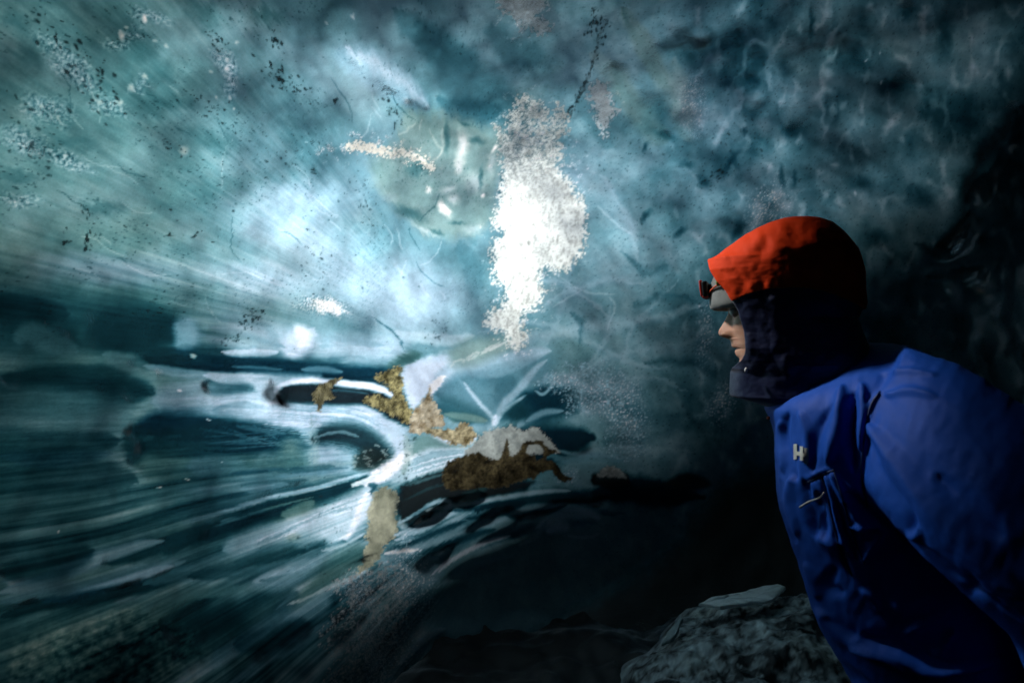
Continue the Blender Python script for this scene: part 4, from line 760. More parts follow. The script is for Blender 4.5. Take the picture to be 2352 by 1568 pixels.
# the person stands side-on to the camera: NV runs across the shoulders (away from the camera), TV towards the back
NV = np.array([.50, 1.0, 0]); NV /= np.linalg.norm(NV); TV = np.array([NV[1], -NV[0], 0]); ND = NV[0]*(1800-CU)/FU*YP+NV[1]*YP
def at(px, py, y=YP):
    px = np.asarray(px, float); py = np.asarray(py, float); dx = (px-CU)/FU; t = (ND+y-YP)/(NV[0]*dx+NV[1])
    return np.stack([dx*t, t+0*py, CAM_Z-(py-CV)/FU*t], -1)
def mat_cloth(name, col, rough=.45, sheen=.3, spec=.4, weave=900, bump=.25, var=.12, crease=.28):
    N = NT(name); p = N.pos(); n1 = N.noise(26, 5, p); n2 = N.noise(weave, 2, p)
    f = N.math('ADD', N.math('MULTIPLY', n1, var*2), 1-var)
    c = N.n('ShaderNodeVectorMath', {0: col[:3]}, operation='SCALE'); N.t.links.new(f, c.inputs['Scale'])
    b1 = N.n('ShaderNodeBump', {'Strength': .3, 'Distance': .006, 'Height': N.noise(14, 3, p, .5, .6)})
    cr_ = N.n('ShaderNodeTexNoise', {'Vector': p, 'Scale': 7.5, 'Detail': 3, 'Roughness': .5, 'Distortion': .8}, noise_type='RIDGED_MULTIFRACTAL')
    b0 = N.n('ShaderNodeBump', {'Strength': crease, 'Distance': .010, 'Height': cr_.outputs[0], 'Normal': b1.outputs[0]})
    b = N.n('ShaderNodeBump', {'Strength': bump, 'Distance': .0012, 'Height': n2, 'Normal': b0.outputs[0]})
    s = N.n('ShaderNodeBsdfPrincipled', {'Base Color': c.outputs[0], 'Roughness': rough, 'Specular IOR Level': spec, 'Sheen Weight': sheen, 'Sheen Roughness': .4, 'Normal': b.outputs[0]})
    return N.done(s.outputs[0])
BLUE = mat_cloth('blue_shell_fabric', (.005,.065,.38), .62, .0, .22)
NAVY = mat_cloth('navy_shell_fabric', (.006,.011,.050), .42, .15, .4)
ORANGE = mat_cloth('orange_shell_fabric', (.95,.060,.004), .7, .0, .15, var=.06)
GREYK = mat_cloth('grey_speckled_knit', (.26,.28,.27), .85, .3, .2, 1300, .9, .45)
BLACKF = mat_cloth('black_trouser_fabric', (.012,.013,.016), .6, .1, .3)
def simple(name, col, rough=.4, metal=0.0, spec=.5, sss=0.0):
    N = NT(name); n = N.noise(300, 3, N.pos()); f = N.math('ADD', N.math('MULTIPLY', n, .3), .85)
    c = N.n('ShaderNodeVectorMath', {0: col[:3]}, operation='SCALE'); N.t.links.new(f, c.inputs['Scale'])
    b = N.n('ShaderNodeBump', {'Strength': .2, 'Distance': .0006, 'Height': n})
    i = {'Base Color': c.outputs[0], 'Roughness': rough, 'Metallic': metal, 'Specular IOR Level': spec, 'Normal': b.outputs[0]}
    if sss: i.update({'Subsurface Weight': sss, 'Subsurface Radius': (.008,.003,.0015), 'Subsurface Scale': 1.0})
    return N.done(N.n('ShaderNodeBsdfPrincipled', i).outputs[0])
SKIN = simple('skin', (.66,.36,.24), .5, 0, .4, .25)
def interp(tab, y, k=1):
    t = np.array(tab, float); return np.interp(y, t[:, 0], t[:, k])
def ring_grid(rows, nθ, fn, th0=None):
    """rows of points fn(row, theta)->(N,3); th0(row) half angle left open at the front"""
    P = []
    for r in rows:
        o = th0(r) if th0 else 0.0; th = np.linspace(o, 2*np.pi-o, nθ); P.append(fn(r, th))
    return np.stack(P)
def grid_faces(n, m, close):
    ix = np.arange(n*m).reshape(n, m)
    if close: ix = np.hstack([ix[:, :-1], ix[:, :1]])
    return np.stack([ix[:-1, :-1], ix[1:, :-1], ix[1:, 1:], ix[:-1, 1:]], -1).reshape(-1, 4)

# body: head with a face, neck and trunk in one surface (front is towards -X)
prof = [(584,1800),(590,1768),(600,1742),(615,1712),(640,1690),(660,1681),(680,1675),(693,1669),(700,1667.5),(707,1670),(714,1673.5),(722,1671.5),(730,1668),(740,1662.5),(750,1656.5),(757,1652),(762,1650.4),(767,1650.8),(771,1653),(774.5,1659),(777,1669),(780,1676),(785,1678),(791,1679),(795,1680),(797.5,1681.5),(799.5,1689),(801,1691.5),(803,1690.5),(807,1689.2),(812,1689),(816,1691),(820,1696),(825,1699.5),(830,1698),(836,1695.5),(842,1696),(848,1700),(854,1710),(860,1730),(870,1750),(900,1765),(940,1790),(1000,1830),(1150,1880),(1300,1930),(1450,1990)]
base = [(584,1800),(590,1768),(600,1742),(615,1712),(640,1690),(660,1683),(680,1678),(700,1676),(722,1684),(740,1684),(760,1683),(777,1684),(790,1688),(800,1694),(815,1698),(830,1701),(842,1704),(848,1708),(854,1716),(860,1730),(870,1750),(900,1765),(940,1790),(1000,1830),(1150,1880),(1300,1930),(1450,1990)]
back = [(584,1806),(590,1830),(600,1850),(620,1872),(650,1888),(700,1895),(760,1885),(800,1868),(830,1858),(870,1870),(900,1900),(940,1990),(1000,2060),(1150,2120),(1300,2160),(1450,2190)]
halfw = [(584,.004),(590,.030),(600,.046),(620,.063),(660,.074),(700,.076),(760,.070),(800,.062),(830,.056),(850,.052),(870,.055),(900,.065),(940,.12),(1000,.16),(1150,.16),(1300,.16),(1450,.17)]
def head_row(py, th):
    fx, bx, pf, b = interp(base, py), interp(back, py), interp(prof, py), interp(halfw, py)
    a = (bx-fx)/2; c = (bx+fx)/2; ex = .86 if py < 860 else 1.0
    cx_ = c-a*np.sign(np.cos(th))*np.abs(np.cos(th))**ex; yy = b*np.sign(np.sin(th))*np.abs(np.sin(th))**ex
    front = np.cos(th) > 0; dlt = fx-pf
    if py < 735: wd = .0085+.004*max(0, (py-700)/35)+(.03 if py < 706 else 0)
    elif py < 777: wd = np.interp(py, [735, 760, 777], [.0115, .0165, .0150])
    elif py < 822: wd = .021
    else: wd = .024
    cx_ = cx_-np.where(front, dlt*np.exp(-(np.abs(yy)/wd)**2.2), 0)
    ay = np.abs(yy)*1000                                              # mm from the middle
    def bump(y0, r0, l0, lr, amp): return amp*np.exp(-((py-y0)/r0)**2-((ay-l0)/lr)**2)
    q = bump(716, 12, 29, 12, 11.5)-bump(698, 6, 26, 15, 6)-bump(768, 6, 14, 4.5, 7)+bump(776, 3, 8, 4, 8)-bump(748, 18, 40, 16, 5)+bump(780, 14, 34, 14, 2.5)+bump(799.5, 1.8, 8, 18, 5)-bump(806, 4, 8, 12, 1.5)+bump(791, 4, 0, 3.5, 1.5)-bump(711, 3, 29, 11, 3)-bump(722, 2.6, 29, 10, 2.5)
    cx_ = cx_+np.where(front, q, 0)
    return at(cx_, np.full_like(th, py))+yy[:, None]*NV
rows = np.concatenate([np.arange(584, 690, 4.0), np.arange(690, 862, 1.25), np.arange(866, 1450, 14)])
th_ = np.pi*2*(np.linspace(0, 1, 161)); th_ = th_-.42*np.sin(th_)                # denser towards the face
P = np.stack([head_row(r, th_) for r in rows]); n, m, _ = P.shape
body = mesh_np('person', P.reshape(-1, 3), grid_faces(n, m, True), SKIN)
tag(body, 'person leaning towards the ice in a blue hooded jacket with an orange hood top', 'person')
def blob_obj(name, c, r, mat, parent, sc=(1, 1, 1), seg=20):
    bm = bmesh.new(); bmesh.ops.create_uvsphere(bm, u_segments=seg, v_segments=seg//2, radius=1)
    for v in bm.verts: v.co = Vector((c[0]+v.co.x*r*sc[0], c[1]+v.co.y*r*sc[1], c[2]+v.co.z*r*sc[2]))
    for f in bm.faces: f.smooth = True
    me = bpy.data.meshes.new(name); bm.to_mesh(me); bm.free(); me.materials.append(mat); return link(bpy.data.objects.new(name, me), parent)
EYE = simple('eye_white', (.62,.60,.56), .15); IRIS = simple('iris', (.05,.07,.08), .1); HAIR = simple('brown_hair', (.05,.03,.018), .6)
for s in (-1, 1):
    c = at(1691, 717)+NV*s*.0290; e = blob_obj('eye', c, .0118, EYE, body); blob_obj('iris', c-TV*.0095, .0034, IRIS, e, (.7, 1, 1))
    bm = bmesh.new()
    for k in range(70):       # short brow hairs
        t = (k % 35)/35; y = s*(.013+.030*t); q = at(1676+ (t**2)*13, 697+2.5*math.sin(k*7)+2*t)+NV*y; dv = TV*(.0005+.0012*t)+NV*s*.0045+np.array([0, 0, .0016])
        a = bm.verts.new(q); b = bm.verts.new(q+dv+np.array([-.0006, 0, 0])); c2 = bm.verts.new(q+np.array([-.0004, 0, .0008])); d2 = bm.verts.new(q+np.array([.0012, 0, .0003])); bm.faces.new((a, b, c2)); bm.faces.new((a, d2, b)); bm.faces.new((c2, b, d2))
    me = bpy.data.meshes.new('eyebrow'); bm.to_mesh(me); bm.free(); me.materials.append(HAIR); link(bpy.data.objects.new('eyebrow', me), body)
    c = at(1788, 735)+NV*s*.073; blob_obj('ear', c, .03, SKIN, body, (.55, .22, 1))

# fold fields, drawn over the cloth (height in mm; positive = crest)
FOLD = A(); HF = A()
def fold(p, w, h, z=ZJ, F=FOLD): add(F, stroke_mask(p, w, z, soft=1.2, warp=.35), h)
for (p, w, h) in [([(470,210),(440,400),(400,560)],32,9), ([(430,300),(350,440),(330,600)],22,-5), ([(520,240),(515,430),(525,600)],26,-9), ([(560,200),(560,330),(545,500)],24,8),
    ([(600,290),(580,380),(565,520),(555,640),(585,760)],9,-6), ([(640,240),(600,300),(590,360)],12,6), ([(280,330),(310,430),(300,560)],22,6), ([(220,330),(200,430),(235,560),(250,640)],20,-6), ([(185,370),(180,480),(195,600)],18,7),
    ([(240,620),(215,760),(260,900)],24,7), ([(180,640),(215,800),(250,930)],18,-4), ([(290,640),(320,780),(345,900)],26,-8), ([(300,648),(360,622),(430,592)],8,-6), ([(300,640),(360,612),(430,584)],8,6),
    ([(370,620),(400,720),(430,860),(470,980),(510,1070)],10,-6), ([(390,620),(425,730),(455,860),(495,980)],9,5), ([(415,600),(480,720),(540,820),(560,900)],20,9), ([(350,700),(370,800),(385,900)],30,-10), ([(440,760),(480,880),(540,1010)],14,-6),
    ([(480,700),(560,770),(660,850)],26,-12), ([(500,850),(580,850),(665,848)],14,8), ([(560,1010),(600,940),(665,850)],16,6), ([(360,900),(420,930),(470,920)],30,6), ([(300,1020),(330,1100),(360,1180)],26,6), ([(430,1040),(400,1120),(470,1160)],30,-7),
    ([(345,1230),(430,1310),(560,1400),(750,1500)],30,10), ([(400,1270),(470,1320),(540,1350)],24,-8), ([(520,1395),(700,1440),(850,1515),(1010,1500),(1200,1450)],30,11), ([(560,1350),(760,1400),(900,1460)],34,-9),
    ([(750,1335),(830,1290),(960,1250)],16,8), ([(985,1310),(930,1390),(880,1450)],14,9), ([(560,1140),(610,1180),(640,1240)],20,6), ([(600,390),(700,560),(820,720),(960,880),(1120,1030),(1299,1170)],60,9), ([(590,440),(640,600),(760,760),(800,880)],44,-7),
    ([(760,880),(800,910),(810,850)],18,6), ([(640,830),(760,910),(900,1000),(1050,1110),(1299,1285)],16,-8), ([(900,620),(1050,760),(1200,900)],50,-6), ([(660,250),(780,230),(900,260)],18,5), ([(650,150),(760,140),(900,160)],12,4), ([(1050,1060),(1060,1120),(1030,1150)],30,-5),
    ([(700,1200),(760,1240),(880,1180)],26,5), ([(440,1480),(520,1540),(620,1600)],26,-7)]: fold(p, w, h*.001)
for (p, w, h) in [([(560,240),(575,290),(540,330)],26,4), ([(770,190),(850,215),(900,180)],34,-7), ([(860,160),(890,190),(850,240)],18,5), ([(350,390),(390,470),(450,560),(470,600)],9,-3.5), ([(620,270),(600,340),(560,400)],30,-4), ([(700,280),(690,330),(760,360)],24,4),
    ([(505,590),(515,640),(540,680)],12,3.5), ([(640,560),(640,620),(650,660)],10,3), ([(560,600),(600,650)],14,-3), ([(690,560),(700,620)],12,2.5), ([(350,540),(390,620),(420,700)],14,3), ([(760,600),(800,640)],30,-2.5), ([(460,290),(520,260),(640,200)],10,-2.5), ([(260,480),(330,600),(405,730)],8,2.5),
    ([(1100,300),(1150,400),(1170,560)],50,3), ([(880,430),(980,480),(1080,470)],60,-3), ([(405,742),(640,672),(850,667),(1000,692),(1150,742)],7,-3),
    ([(660,700),(690,760),(760,800)],24,4), ([(800,700),(850,760),(870,800)],20,3.5), ([(490,950),(540,1060),(640,1120)],20,3.5), ([(750,1110),(770,1200),(760,1300)],22,4), ([(530,1000),(600,1100),(700,1180)],26,-4), ([(430,800),(500,1000),(500,1120)],12,2.5), ([(600,1200),(560,1300),(600,1400)],40,-4), ([(640,850),(700,950),(680,1050)],30,3)]: fold(p, w, h*.001, ZH, HF)

FOLD = soften(FOLD, 2)*1.35; HF = soften(soften(HF, 3), 3)
# hood: rows from the crown to the closed collar
hood = [(507.5,1836,1848,.012),(509,1812,1872,.035),(513,1788,1893,.055),(522,1762,1913,.075),(534,1737,1926,.090),(546,1715,1938,.100),(560,1694,1950,.108),(575,1674,1962,.114),(590,1654,1969,.119),(606,1635,1974,.122),(618,1638,1977,.124),(630,1642,1979,.125),(653,1657,1981,.126),(675,1677,1982,.126),(698,1692,1983,.125),(715,1700,1975,.122),(733,1707,1966,.120),(750,1712,1974,.119),(765,1716,1977,.119),(785,1719,1985,.120),(798,1719,1995,.121),(812,1716,2010,.122),(823,1709,2020,.122),(833,1698,2030,.121),(843,1686,2040,.118),(856,1680,2045,.115),(880,1678.5,2045,.113),(904,1679,2045,.112),(912,1705,2045,.110),(920,1738,2040,.108),(930,1765,2030,.105)]
op = [(500,0),(590,0),(606,.42),(630,.62),(675,.80),(733,.92),(798,.90),(823,.70),(843,.36),(852,.12),(856,0),(940,0)]
def hood_row(py, th):
    f, b, w = interp(hood, py), interp(hood, py, 2), interp(hood, py, 3); o = interp(op, py); ex = .90
    co = math.cos(o)**ex; a = (b-f)/(1+co); c = b-a
    x = c-a*np.sign(np.cos(th))*np.abs(np.cos(th))**ex; yy = w*np.sign(np.sin(th))*np.abs(np.sin(th))**ex
    return at(x, np.full_like(th, py))+yy[:, None]*NV
hr = np.concatenate([[507.5, 508, 509, 510.5], np.arange(512, 931, 1.6)])
P = ring_grid(hr, 241, hood_row, lambda r: interp(op, r)); n, m, _ = P.shape
# fold displacement along the outward direction
cen = P.mean(1, keepdims=True)*[1, 1, 1]; outd = P-cen; outd[..., 2] = 0; outd /= np.linalg.norm(outd, axis=-1, keepdims=True)+1e-9
lat = (P*NV).sum(-1)-ND; px_ = CU+FU*P[..., 0]/P[..., 1]; py_ = CV-FU*(P[..., 2]-CAM_Z)/P[..., 1]
hh = sample(HF, px_, py_)*np.clip(np.abs((outd*NV).sum(-1))*1.4, 0, 1)+.0022*fbm(px_/28, py_/34+lat*9, 4, 401)
P = P+outd*hh[..., None]
seam = [(1600,690),(1678,700),(1692,698),(1720,686),(1768,675),(1836,673.7),(1884,681.7),(1932,698),(1968,710),(1984,709),(2100,709)]
F = grid_faces(n, m, False); fc = P.reshape(-1, 3)[F].mean(1); fb = fc-NV*((fc*NV).sum(-1)-ND)[:, None]; fpx = CU+FU*fb[:, 0]/fb[:, 1]; fpy = CV-FU*(fb[:, 2]-CAM_Z)/fb[:, 1]
up = fpy < interp(seam, fpx)
def sub_mesh(name, Pv, F, mat, parent, grow=0.0, dirs=None, th=.0025):
    used = np.unique(F); rm = np.full(len(Pv), -1); rm[used] = np.arange(len(used)); V_ = Pv[used]+(dirs[used]*grow if dirs is not None else 0)
    o = mesh_np(name, V_, rm[F], mat, parent); so = o.modifiers.new('cloth_thickness', 'SOLIDIFY'); so.thickness = th; so.offset = -1; return o
HD = outd.reshape(-1, 3)
hoodo = sub_mesh('hood', P.reshape(-1, 3), F[~up], NAVY, body, 0)
crown = sub_mesh('hood_crown', P.reshape(-1, 3), F[up], ORANGE, body, .0018, HD)
crown["label"] = 'orange top of the hood'; hoodo["label"] = 'navy lower hood and closed collar'
def tube(name, pts, r, mat, parent, seg=8, close=True):
    p = spline([tuple(q) for q in pts], 4) if len(pts) > 2 else np.array(pts, float); n = len(p); rr = np.broadcast_to(r, n) if np.ndim(r) == 0 else np.interp(np.linspace(0, 1, n), np.linspace(0, 1, len(r)), r)
    V_ = []; up0 = np.array([0, 1, .01])
    for i in range(n):
        t = p[min(i+1, n-1)]-p[max(i-1, 0)]; t /= np.linalg.norm(t)+1e-9; u = np.cross(up0, t); u /= np.linalg.norm(u)+1e-9; w = np.cross(t, u)
        for k in range(seg): a = 2*math.pi*k/seg; V_.append(p[i]+rr[i]*(math.cos(a)*u+math.sin(a)*w))
    bm = bmesh.new(); vs = [bm.verts.new(v) for v in V_]
    for i in range(n-1):
        for k in range(seg): bm.faces.new((vs[i*seg+k], vs[i*seg+(k+1) % seg], vs[(i+1)*seg+(k+1) % seg], vs[(i+1)*seg+k]))
    bm.faces.new(vs[:seg][::-1]); bm.faces.new(vs[-seg:])
    for f in bm.faces: f.smooth = True
    me = bpy.data.meshes.new(name); bm.to_mesh(me); bm.free(); me.materials.append(mat); return link(bpy.data.objects.new(name, me), parent)
BLK = simple('black_plastic', (.012,.012,.013), .35); REDP = simple('red_plastic', (.55,.03,.02), .35); ORB = simple('orange_webbing', (.75,.12,.04), .6); GRN = simple('yellow_green_clip', (.30,.34,.10), .5); WHT = simple('pale_cord_end', (.6,.6,.58), .4); MET = simple('pale_metal', (.55,.5,.45), .35, .8)
NTRIM = simple('navy_binding', (.02,.05,.14), .5)
# binding round the face opening and the adjusters
rim = np.array([P[i, 0] for i in range(n) if 600 < hr[i] < 850][::6]); tube('face_binding', rim, .0022, NTRIM, hoodo, 6)
blob_obj('back_adjuster', at(1977, 706, YP), .008, BLK, hoodo, (1.3, 1, .7)); qq = at(1718, 844)-NV*.100; blob_obj('cord_end', qq, .004, WHT, hoodo, (.8, .8, 1.3))
# knitted band under the hood
bn = [(560,1740,1880,.05),(590,1706,1895,.078),(610,1678,1903,.086),(630,1650,1907,.089),(650,1641,1909,.090),(680,1638,1909,.090),(698,1636,1907,.089),(705,1637,1905,.086),(707.5,1642,1900,.081)]
def bn_row(py, th):
    f, b, w = interp(bn, py), interp(bn, py, 2), interp(bn, py, 3); a = (b-f)/2; c = (b+f)/2; x = c-a*np.cos(th); z = py+np.where(np.cos(th) > 0, -4*np.abs(np.sin(th))**2, -6)*((py-560)/147)
    return at(x, z)+(w*np.sin(th))[:, None]*NV
Pb = np.stack([bn_row(r, np.linspace(0, 2*np.pi, 97)) for r in np.concatenate([np.arange(560, 705, 5), [705, 706.5, 707.5]])]); bo = mesh_np('beanie', Pb.reshape(-1, 3), grid_faces(Pb.shape[0], 97, True), GREYK, body); bo["label"] = 'grey speckled beanie'
so = bo.modifiers.new('knit_thickness', 'SOLIDIFY'); so.thickness = .006; so.offset = -1

# jacket: trunk and both sleeves fused into one surface
def loft(bm, secs, ns=40, sub=6):
    """secs: (centre, axis1, axis2) triples"""
    C_ = np.array([np.concatenate(s) for s in secs]); S_ = spline([tuple(c) for c in C_], sub); rings = []
    for s in S_:
        c, a, b = s[:3], s[3:6], s[6:9]; rings.append([bm.verts.new(c+a*np.sign(math.cos(t))*abs(math.cos(t))**.85+b*np.sign(math.sin(t))*abs(math.sin(t))**.85) for t in np.linspace(0, 2*math.pi, ns, endpoint=False)])
    for r0, r1 in zip(rings[:-1], rings[1:]):
        for i in range(ns): bm.faces.new((r0[i], r0[(i+1) % ns], r1[(i+1) % ns], r1[i]))
    bm.faces.new(rings[0][::-1]); bm.faces.new(rings[-1])
def tsec(f, b, w, y=YP): F_, B_ = at(*f, y), at(*b, y); return ((F_+B_)/2, (F_-B_)/2, NV*w)
bm = bmesh.new()
loft(bm, [tsec((1775,905),(1950,790),.07), tsec((1757,925),(2020,787),.105), tsec((1757,942),(2095,798),.165), tsec((1776,985),(2150,835),.200), tsec((1778,1062),(2190,905),.212), tsec((1787,1153),(2212,1000),.205), tsec((1810,1223),(2235,1090),.195), tsec((1845,1328),(2262,1190),.185), tsec((1865,1394),(2285,1270),.182), tsec((1901,1459),(2310,1350),.185), tsec((1961,1568),(2350,1470),.195), tsec((2010,1680),(2370,1590),.205), tsec((2025,1730),(2370,1650),.205)])
def asec(p, y, r, dr, k=1.0):
    c = at(*p, y); d = TV*dr[0]+NV*dr[1]+np.array([0, 0, dr[2]]); d /= np.linalg.norm(d); u = np.cross(d, NV); u /= np.linalg.norm(u); v = np.cross(d, u); return (c, u*r, v*r*k)
loft(bm, [asec((2010,880),.93,.075,(1,0,-.6)), asec((2080,955),.885,.106,(1,-.1,-.8)), asec((2146,1025),.855,.117,(1,-.2,-1)), asec((2240,1110),.82,.122,(1,-.2,-1)), asec((2352,1226),.79,.112,(1,-.1,-1)), asec((2450,1340),.78,.100,(.6,0,-1)), asec((2520,1480),.78,.085,(.1,.1,-1)), asec((2540,1620),.80,.072,(-.1,.1,-1)), asec((2530,1740),.82,.055,(-.1,.1,-1))], 32)
loft(bm, [asec((1985,900),1.16,.07,(1,0,-.6)), asec((2050,960),1.21,.10,(1,.1,-.9)), asec((2120,1090),1.25,.10,(.5,.1,-1)), asec((2160,1240),1.27,.09,(.3,0,-1)), asec((2180,1400),1.27,.08,(0,0,-1)), asec((2160,1560),1.25,.065,(-.2,0,-1)), asec((2140,1640),1.24,.055,(-.2,0,-1))], 32)
bmesh.ops.recalc_face_normals(bm, faces=bm.faces)
me = bpy.data.meshes.new('jacket_tmp'); bm.to_mesh(me); bm.free(); tmp = link(bpy.data.objects.new('jacket_tmp', me))
rmod = tmp.modifiers.new('fuse', 'REMESH'); rmod.mode = 'VOXEL'; rmod.voxel_size = .0042; rmod.use_smooth_shade = True
smod = tmp.modifiers.new('soften', 'SMOOTH'); smod.factor = .5; smod.iterations = 14
dg = bpy.context.evaluated_depsgraph_get(); mev = bpy.data.meshes.new_from_object(tmp.evaluated_get(dg)); bpy.data.objects.remove(tmp)
nv = len(mev.vertices); co = np.empty(nv*3, np.float32); mev.vertices.foreach_get('co', co); co = co.reshape(-1, 3); no = np.empty(nv*3, np.float32); mev.vertices.foreach_get('normal', no); no = no.reshape(-1, 3)
vd = co-OC.astype(np.float32); vd /= np.linalg.norm(vd, axis=1, keepdims=True); fac = np.clip(-(no*vd).sum(1)*2.2+.15, 0, 1)
px_ = CU+FU*co[:, 0]/co[:, 1]; py_ = CV-FU*(co[:, 2]-CAM_Z)/co[:, 1]
q1 = fbm(px_/60+co[:, 1]*3, py_/95, 4, 411); q2 = ridged((px_+py_*.35)/46, (py_-px_*.3)/120+co[:, 1]*4, 3, 421)
hh = sample(FOLD, px_, py_)*fac+.0028*q1+.0015*(q2-.5)
co = co+no*hh[:, None]; mev.vertices.foreach_set('co', co.ravel()); mev.update(); mev.materials.clear(); mev.materials.append(BLUE)
mev.polygons.foreach_set('use_smooth', np.ones(len(mev.polygons), bool)); mev.name = 'jacket'; jacket = link(bpy.data.objects.new('jacket', mev), body)
jacket["label"] = 'creased blue shell jacket'
# things sewn on the jacket, laid on its surface
from mathutils.bvhtree import BVHTree
bvh = BVHTree.FromPolygons([tuple(v) for v in co.tolist()], [tuple(p.vertices) for p in mev.polygons])
def on_jacket(px, py, lift=.0012):
    d = Vector(((px-CU)/FU, 1, (CV-py)/FU)).normalized(); h = bvh.ray_cast(Vector(OC), d, 3)
    return (np.array(h[0])+np.array(h[1])*lift*(1 if h[1].dot(d) < 0 else -1)) if h[0] else at(px, py, .86)
def badge(name, quads, mat, z, parent, lift=.0012, k=5):
    bm = bmesh.new()
    for q in quads:
        q = conv(q, z); g = [[bm.verts.new(on_jacket(*[(1-b)*((1-a)*q[0][i]+a*q[1][i])+b*((1-a)*q[3][i]+a*q[2][i]) for i in (0, 1)], lift)) for a in np.linspace(0, 1, k)] for b in np.linspace(0, 1, k)]
        for i in range(k-1):
            for j in range(k-1): bm.faces.new((g[i][j], g[i][j+1], g[i+1][j+1], g[i+1][j]))
    me = bpy.data.meshes.new(name); bm.to_mesh(me); bm.free(); me.materials.append(mat); o = link(bpy.data.objects.new(name, me), parent); s = o.modifiers.new('t', 'SOLIDIFY'); s.thickness = .0008; return o
PRINT = simple('silver_print', (.62,.62,.55), .35, .2)
badge('chest_emblem', [[(249,475),(265,474),(264,543),(250,545)], [(265,508),(279,511),(279,528),(264,526)], [(279,484),(292,486),(291,548),(279,550)], [(296,492),(314,494),(314,565),(296,560)], [(291.5,516),(296.5,518),(296.5,532),(291.5,531)]], PRINT, ZJ, jacket)
STCH = simple('dark_seam_tape', (.008,.03,.11), .5)
def seam_on(name, p, r, z=ZJ, mat=STCH, lift=.0008): return tube(name, [on_jacket(*q, lift) for q in spline(conv(p, z), 5)], r, mat, jacket, 5)
seam_on('pocket_zip', [(305,650),(340,636),(380,615),(430,592)], .0018)
seam_on('front_seam', [(372,625),(400,720),(430,860),(465,980),(515,1080)], .0012); seam_on('side_seam', [(428,600),(480,760),(520,900),(570,1020)], .0012)
seam_on('armhole_seam', [(640,235),(598,300),(572,420),(556,560),(560,660),(585,760)], .0013)
zp = [on_jacket(*q, .006) for q in conv([(382,690),(360,712),(325,735),(283,760)], ZJ)]; z1 = tube('zip_cord', zp, [.0012, .0013, .0018, .0020], MET, jacket, 7)
blob_obj('collar_button', on_jacket(1768, 959, .002), .0035, ORB, jacket)

# trousers, boots and gloves
bm = bmesh.new()
loft(bm, [tsec((2035,1600),(2350,1540),.17), tsec((2050,1700),(2350,1640),.175), tsec((2080,1790),(2330,1760),.165)], 32)
HIP = (at(2050,1700)+at(2350,1640))/2; G0 = np.array([HIP[0], HIP[1], 0])
for s, fx in ((-1, 0), (1, .10)):
    L_ = lambda t, n_, z: G0+TV*t+NV*n_+np.array([0, 0, z])
    c0 = L_(fx*.3, s*.09, HIP[2]-.02); c1 = L_(-.04+fx, s*.11, .40); c2 = L_(.05+fx, s*.12, .12)
    loft(bm, [(c0+[0,0,.06], TV*.10, NV*.09), (c0, TV*.10, NV*.09), ((c0+c1)/2, TV*.085, NV*.08), (c1, TV*.075, NV*.07), (c2, TV*.065, NV*.062), (c2-[0,0,.06], TV*.07, NV*.065)], 24)
bmesh.ops.recalc_face_normals(bm, faces=bm.faces)
for f in bm.faces: f.smooth = True
me = bpy.data.meshes.new('trousers'); bm.to_mesh(me); bm.free(); me.materials.append(BLACKF); tr = link(bpy.data.objects.new('trousers', me), body)
rm_ = tr.modifiers.new('fuse', 'REMESH'); rm_.mode = 'VOXEL'; rm_.voxel_size = .012; rm_.use_smooth_shade = True; sm_ = tr.modifiers.new('soften', 'SMOOTH'); sm_.iterations = 8
BOOT = simple('black_boot_leather', (.015,.014,.013), .5)
for s, fx in ((-1, 0), (1, .10)):
    bm = bmesh.new(); c = G0+TV*(.05+fx)+NV*s*.12; Zv = np.array([0, 0, 1.])
    loft(bm, [(c+TV*t+Zv*z, Zv*a, NV*b) for t, z, a, b in [(.075,.045,.04,.036),(.05,.08,.08,.045),(-.02,.075,.075,.046),(-.10,.045,.045,.05),(-.19,.034,.034,.046),(-.225,.026,.015,.025)]], 20)
    for f in bm.faces: f.smooth = True
    bmesh.ops.recalc_face_normals(bm, faces=bm.faces); me = bpy.data.meshes.new('boot'); bm.to_mesh(me); bm.free(); me.materials.append(BOOT); link(bpy.data.objects.new('boot', me), body)
def glove(c, d):
    me = bpy.data.meshes.new('glove'); bm = bmesh.new(); sk = bm.verts.layers.skin.verify(); c = np.array(c); d = np.array(d)/np.linalg.norm(d)
    w = NV; f = np.cross(d, w)
    def nv_(p, r): v = bm.verts.new(p); v[sk].radius = (r, r); return v
    root = nv_(c, .030); palm = nv_(c+d*.05, .034); bm.edges.new((root, palm)); root[sk].use_root = True
    for k, L in enumerate((.070, .078, .072, .058)):
        o = (k-1.5)*.021; a = nv_(c+d*.085+w*o, .0125); b = nv_(c+d*(.085+L*.5)+w*o*1.1+f*.012, .0115); e = nv_(c+d*(.085+L*.85)+w*o*1.1+f*.034, .0095); bm.edges.new((palm, a)); bm.edges.new((a, b)); bm.edges.new((b, e))
    a = nv_(c+d*.035-w*.038+f*.01, .014); b = nv_(c+d*.07-w*.055+f*.022, .0125); e = nv_(c+d*.098-w*.056+f*.034, .0105); bm.edges.new((palm, a)); bm.edges.new((a, b)); bm.edges.new((b, e))
    bm.to_mesh(me); bm.free(); o = link(bpy.data.objects.new('glove', me), body); me.materials.append(BLACKF); o.modifiers.new('skin', 'SKIN'); sb = o.modifiers.new('sub', 'SUBSURF'); sb.levels = 1; sb.render_levels = 2
glove(at(2528, 1745, .82), (-.1, .1, -1)); glove(at(2138, 1645, 1.24), (-.2, 0, -1))

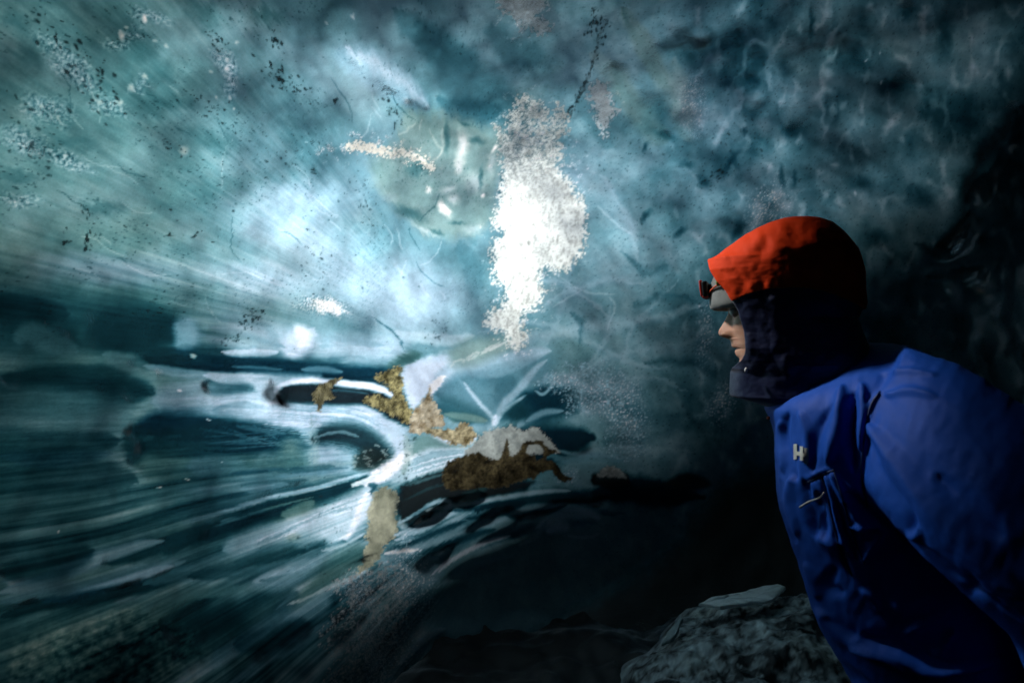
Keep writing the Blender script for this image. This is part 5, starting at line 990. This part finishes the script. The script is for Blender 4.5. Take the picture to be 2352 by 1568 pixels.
# headlamp strapped over the beanie
def rbox(name, c, s, rot, mat, parent, bev=.003):
    bm = bmesh.new(); bmesh.ops.create_cube(bm, size=1)
    for v in bm.verts: v.co = Vector((v.co.x*s[0], v.co.y*s[1], v.co.z*s[2]))
    bmesh.ops.bevel(bm, geom=bm.edges[:], offset=bev, segments=3, profile=.6, affect='EDGES'); cr_, sr = math.cos(rot), math.sin(rot)
    for v in bm.verts: x, y, z = v.co; q = np.array(c)+TV*(x*cr_+z*sr)+NV*y; v.co = Vector((q[0], q[1], q[2]-x*sr+z*cr_))
    for f in bm.faces: f.smooth = True
    me = bpy.data.meshes.new(name); bm.to_mesh(me); bm.free(); me.materials.append(mat); o = link(bpy.data.objects.new(name, me), parent); return o
lamp = bpy.data.objects.new('headlamp', None); link(lamp); tag(lamp, 'small black and red headlamp worn at the front of the grey beanie', 'headlamp')
rbox('housing', at(1622.5, 666), (.012, .060, .034), -.12, BLK, lamp, .004)
rbox('front_cover', at(1613.5, 664.5), (.0068, .054, .036), -.12, REDP, lamp, .0030)
rbox('lens', at(1609.5, 664), (.003, .034, .020), -.12, simple('clear_lens', (.25,.25,.25), .08), lamp, .0012)
rbox('lower_rim', at(1623, 683.5), (.013, .056, .0035), -.12, REDP, lamp, .0015)
rbox('bracket', at(1633, 664), (.012, .040, .018), -.12, BLK, lamp, .003)
stp = []
for t in np.linspace(-.99, .99, 60)*math.pi:
    stp.append((t, ))
def band(name, y0, y1, grow, mat, parent, t0=-math.pi, t1=math.pi, rise=0.0, n_=90):
    th = np.linspace(t0, t1, n_); V_ = []
    for yy in (y0, y1):
        q = bn_row(yy, th); c = q.mean(0); dd = q-c; dd[:, 2] = 0; dd /= np.linalg.norm(dd, axis=1, keepdims=True); q = q+dd*grow; q[:, 2] += rise*(1-np.cos(th))*.5; V_.append(q)
    F_ = grid_faces(2, n_, False); o = mesh_np(name, np.concatenate(V_), F_, mat, parent); s = o.modifiers.new('t', 'SOLIDIFY'); s.thickness = .0022; s.offset = 1; return o
band('strap', 660, 673, .0015, BLK, lamp, rise=.010)
so_ = [at(1631, 674)-NV*.022, at(1641, 667)-NV*.040, at(1652, 661.5)-NV*.056, at(1664, 658)-NV*.066]
tube('strap_cord', so_, .0022, ORB, lamp, 7); blob_obj('strap_clip', at(1656, 655)-NV*.060, .0065, GRN, lamp, (.9, .6, 1.3))
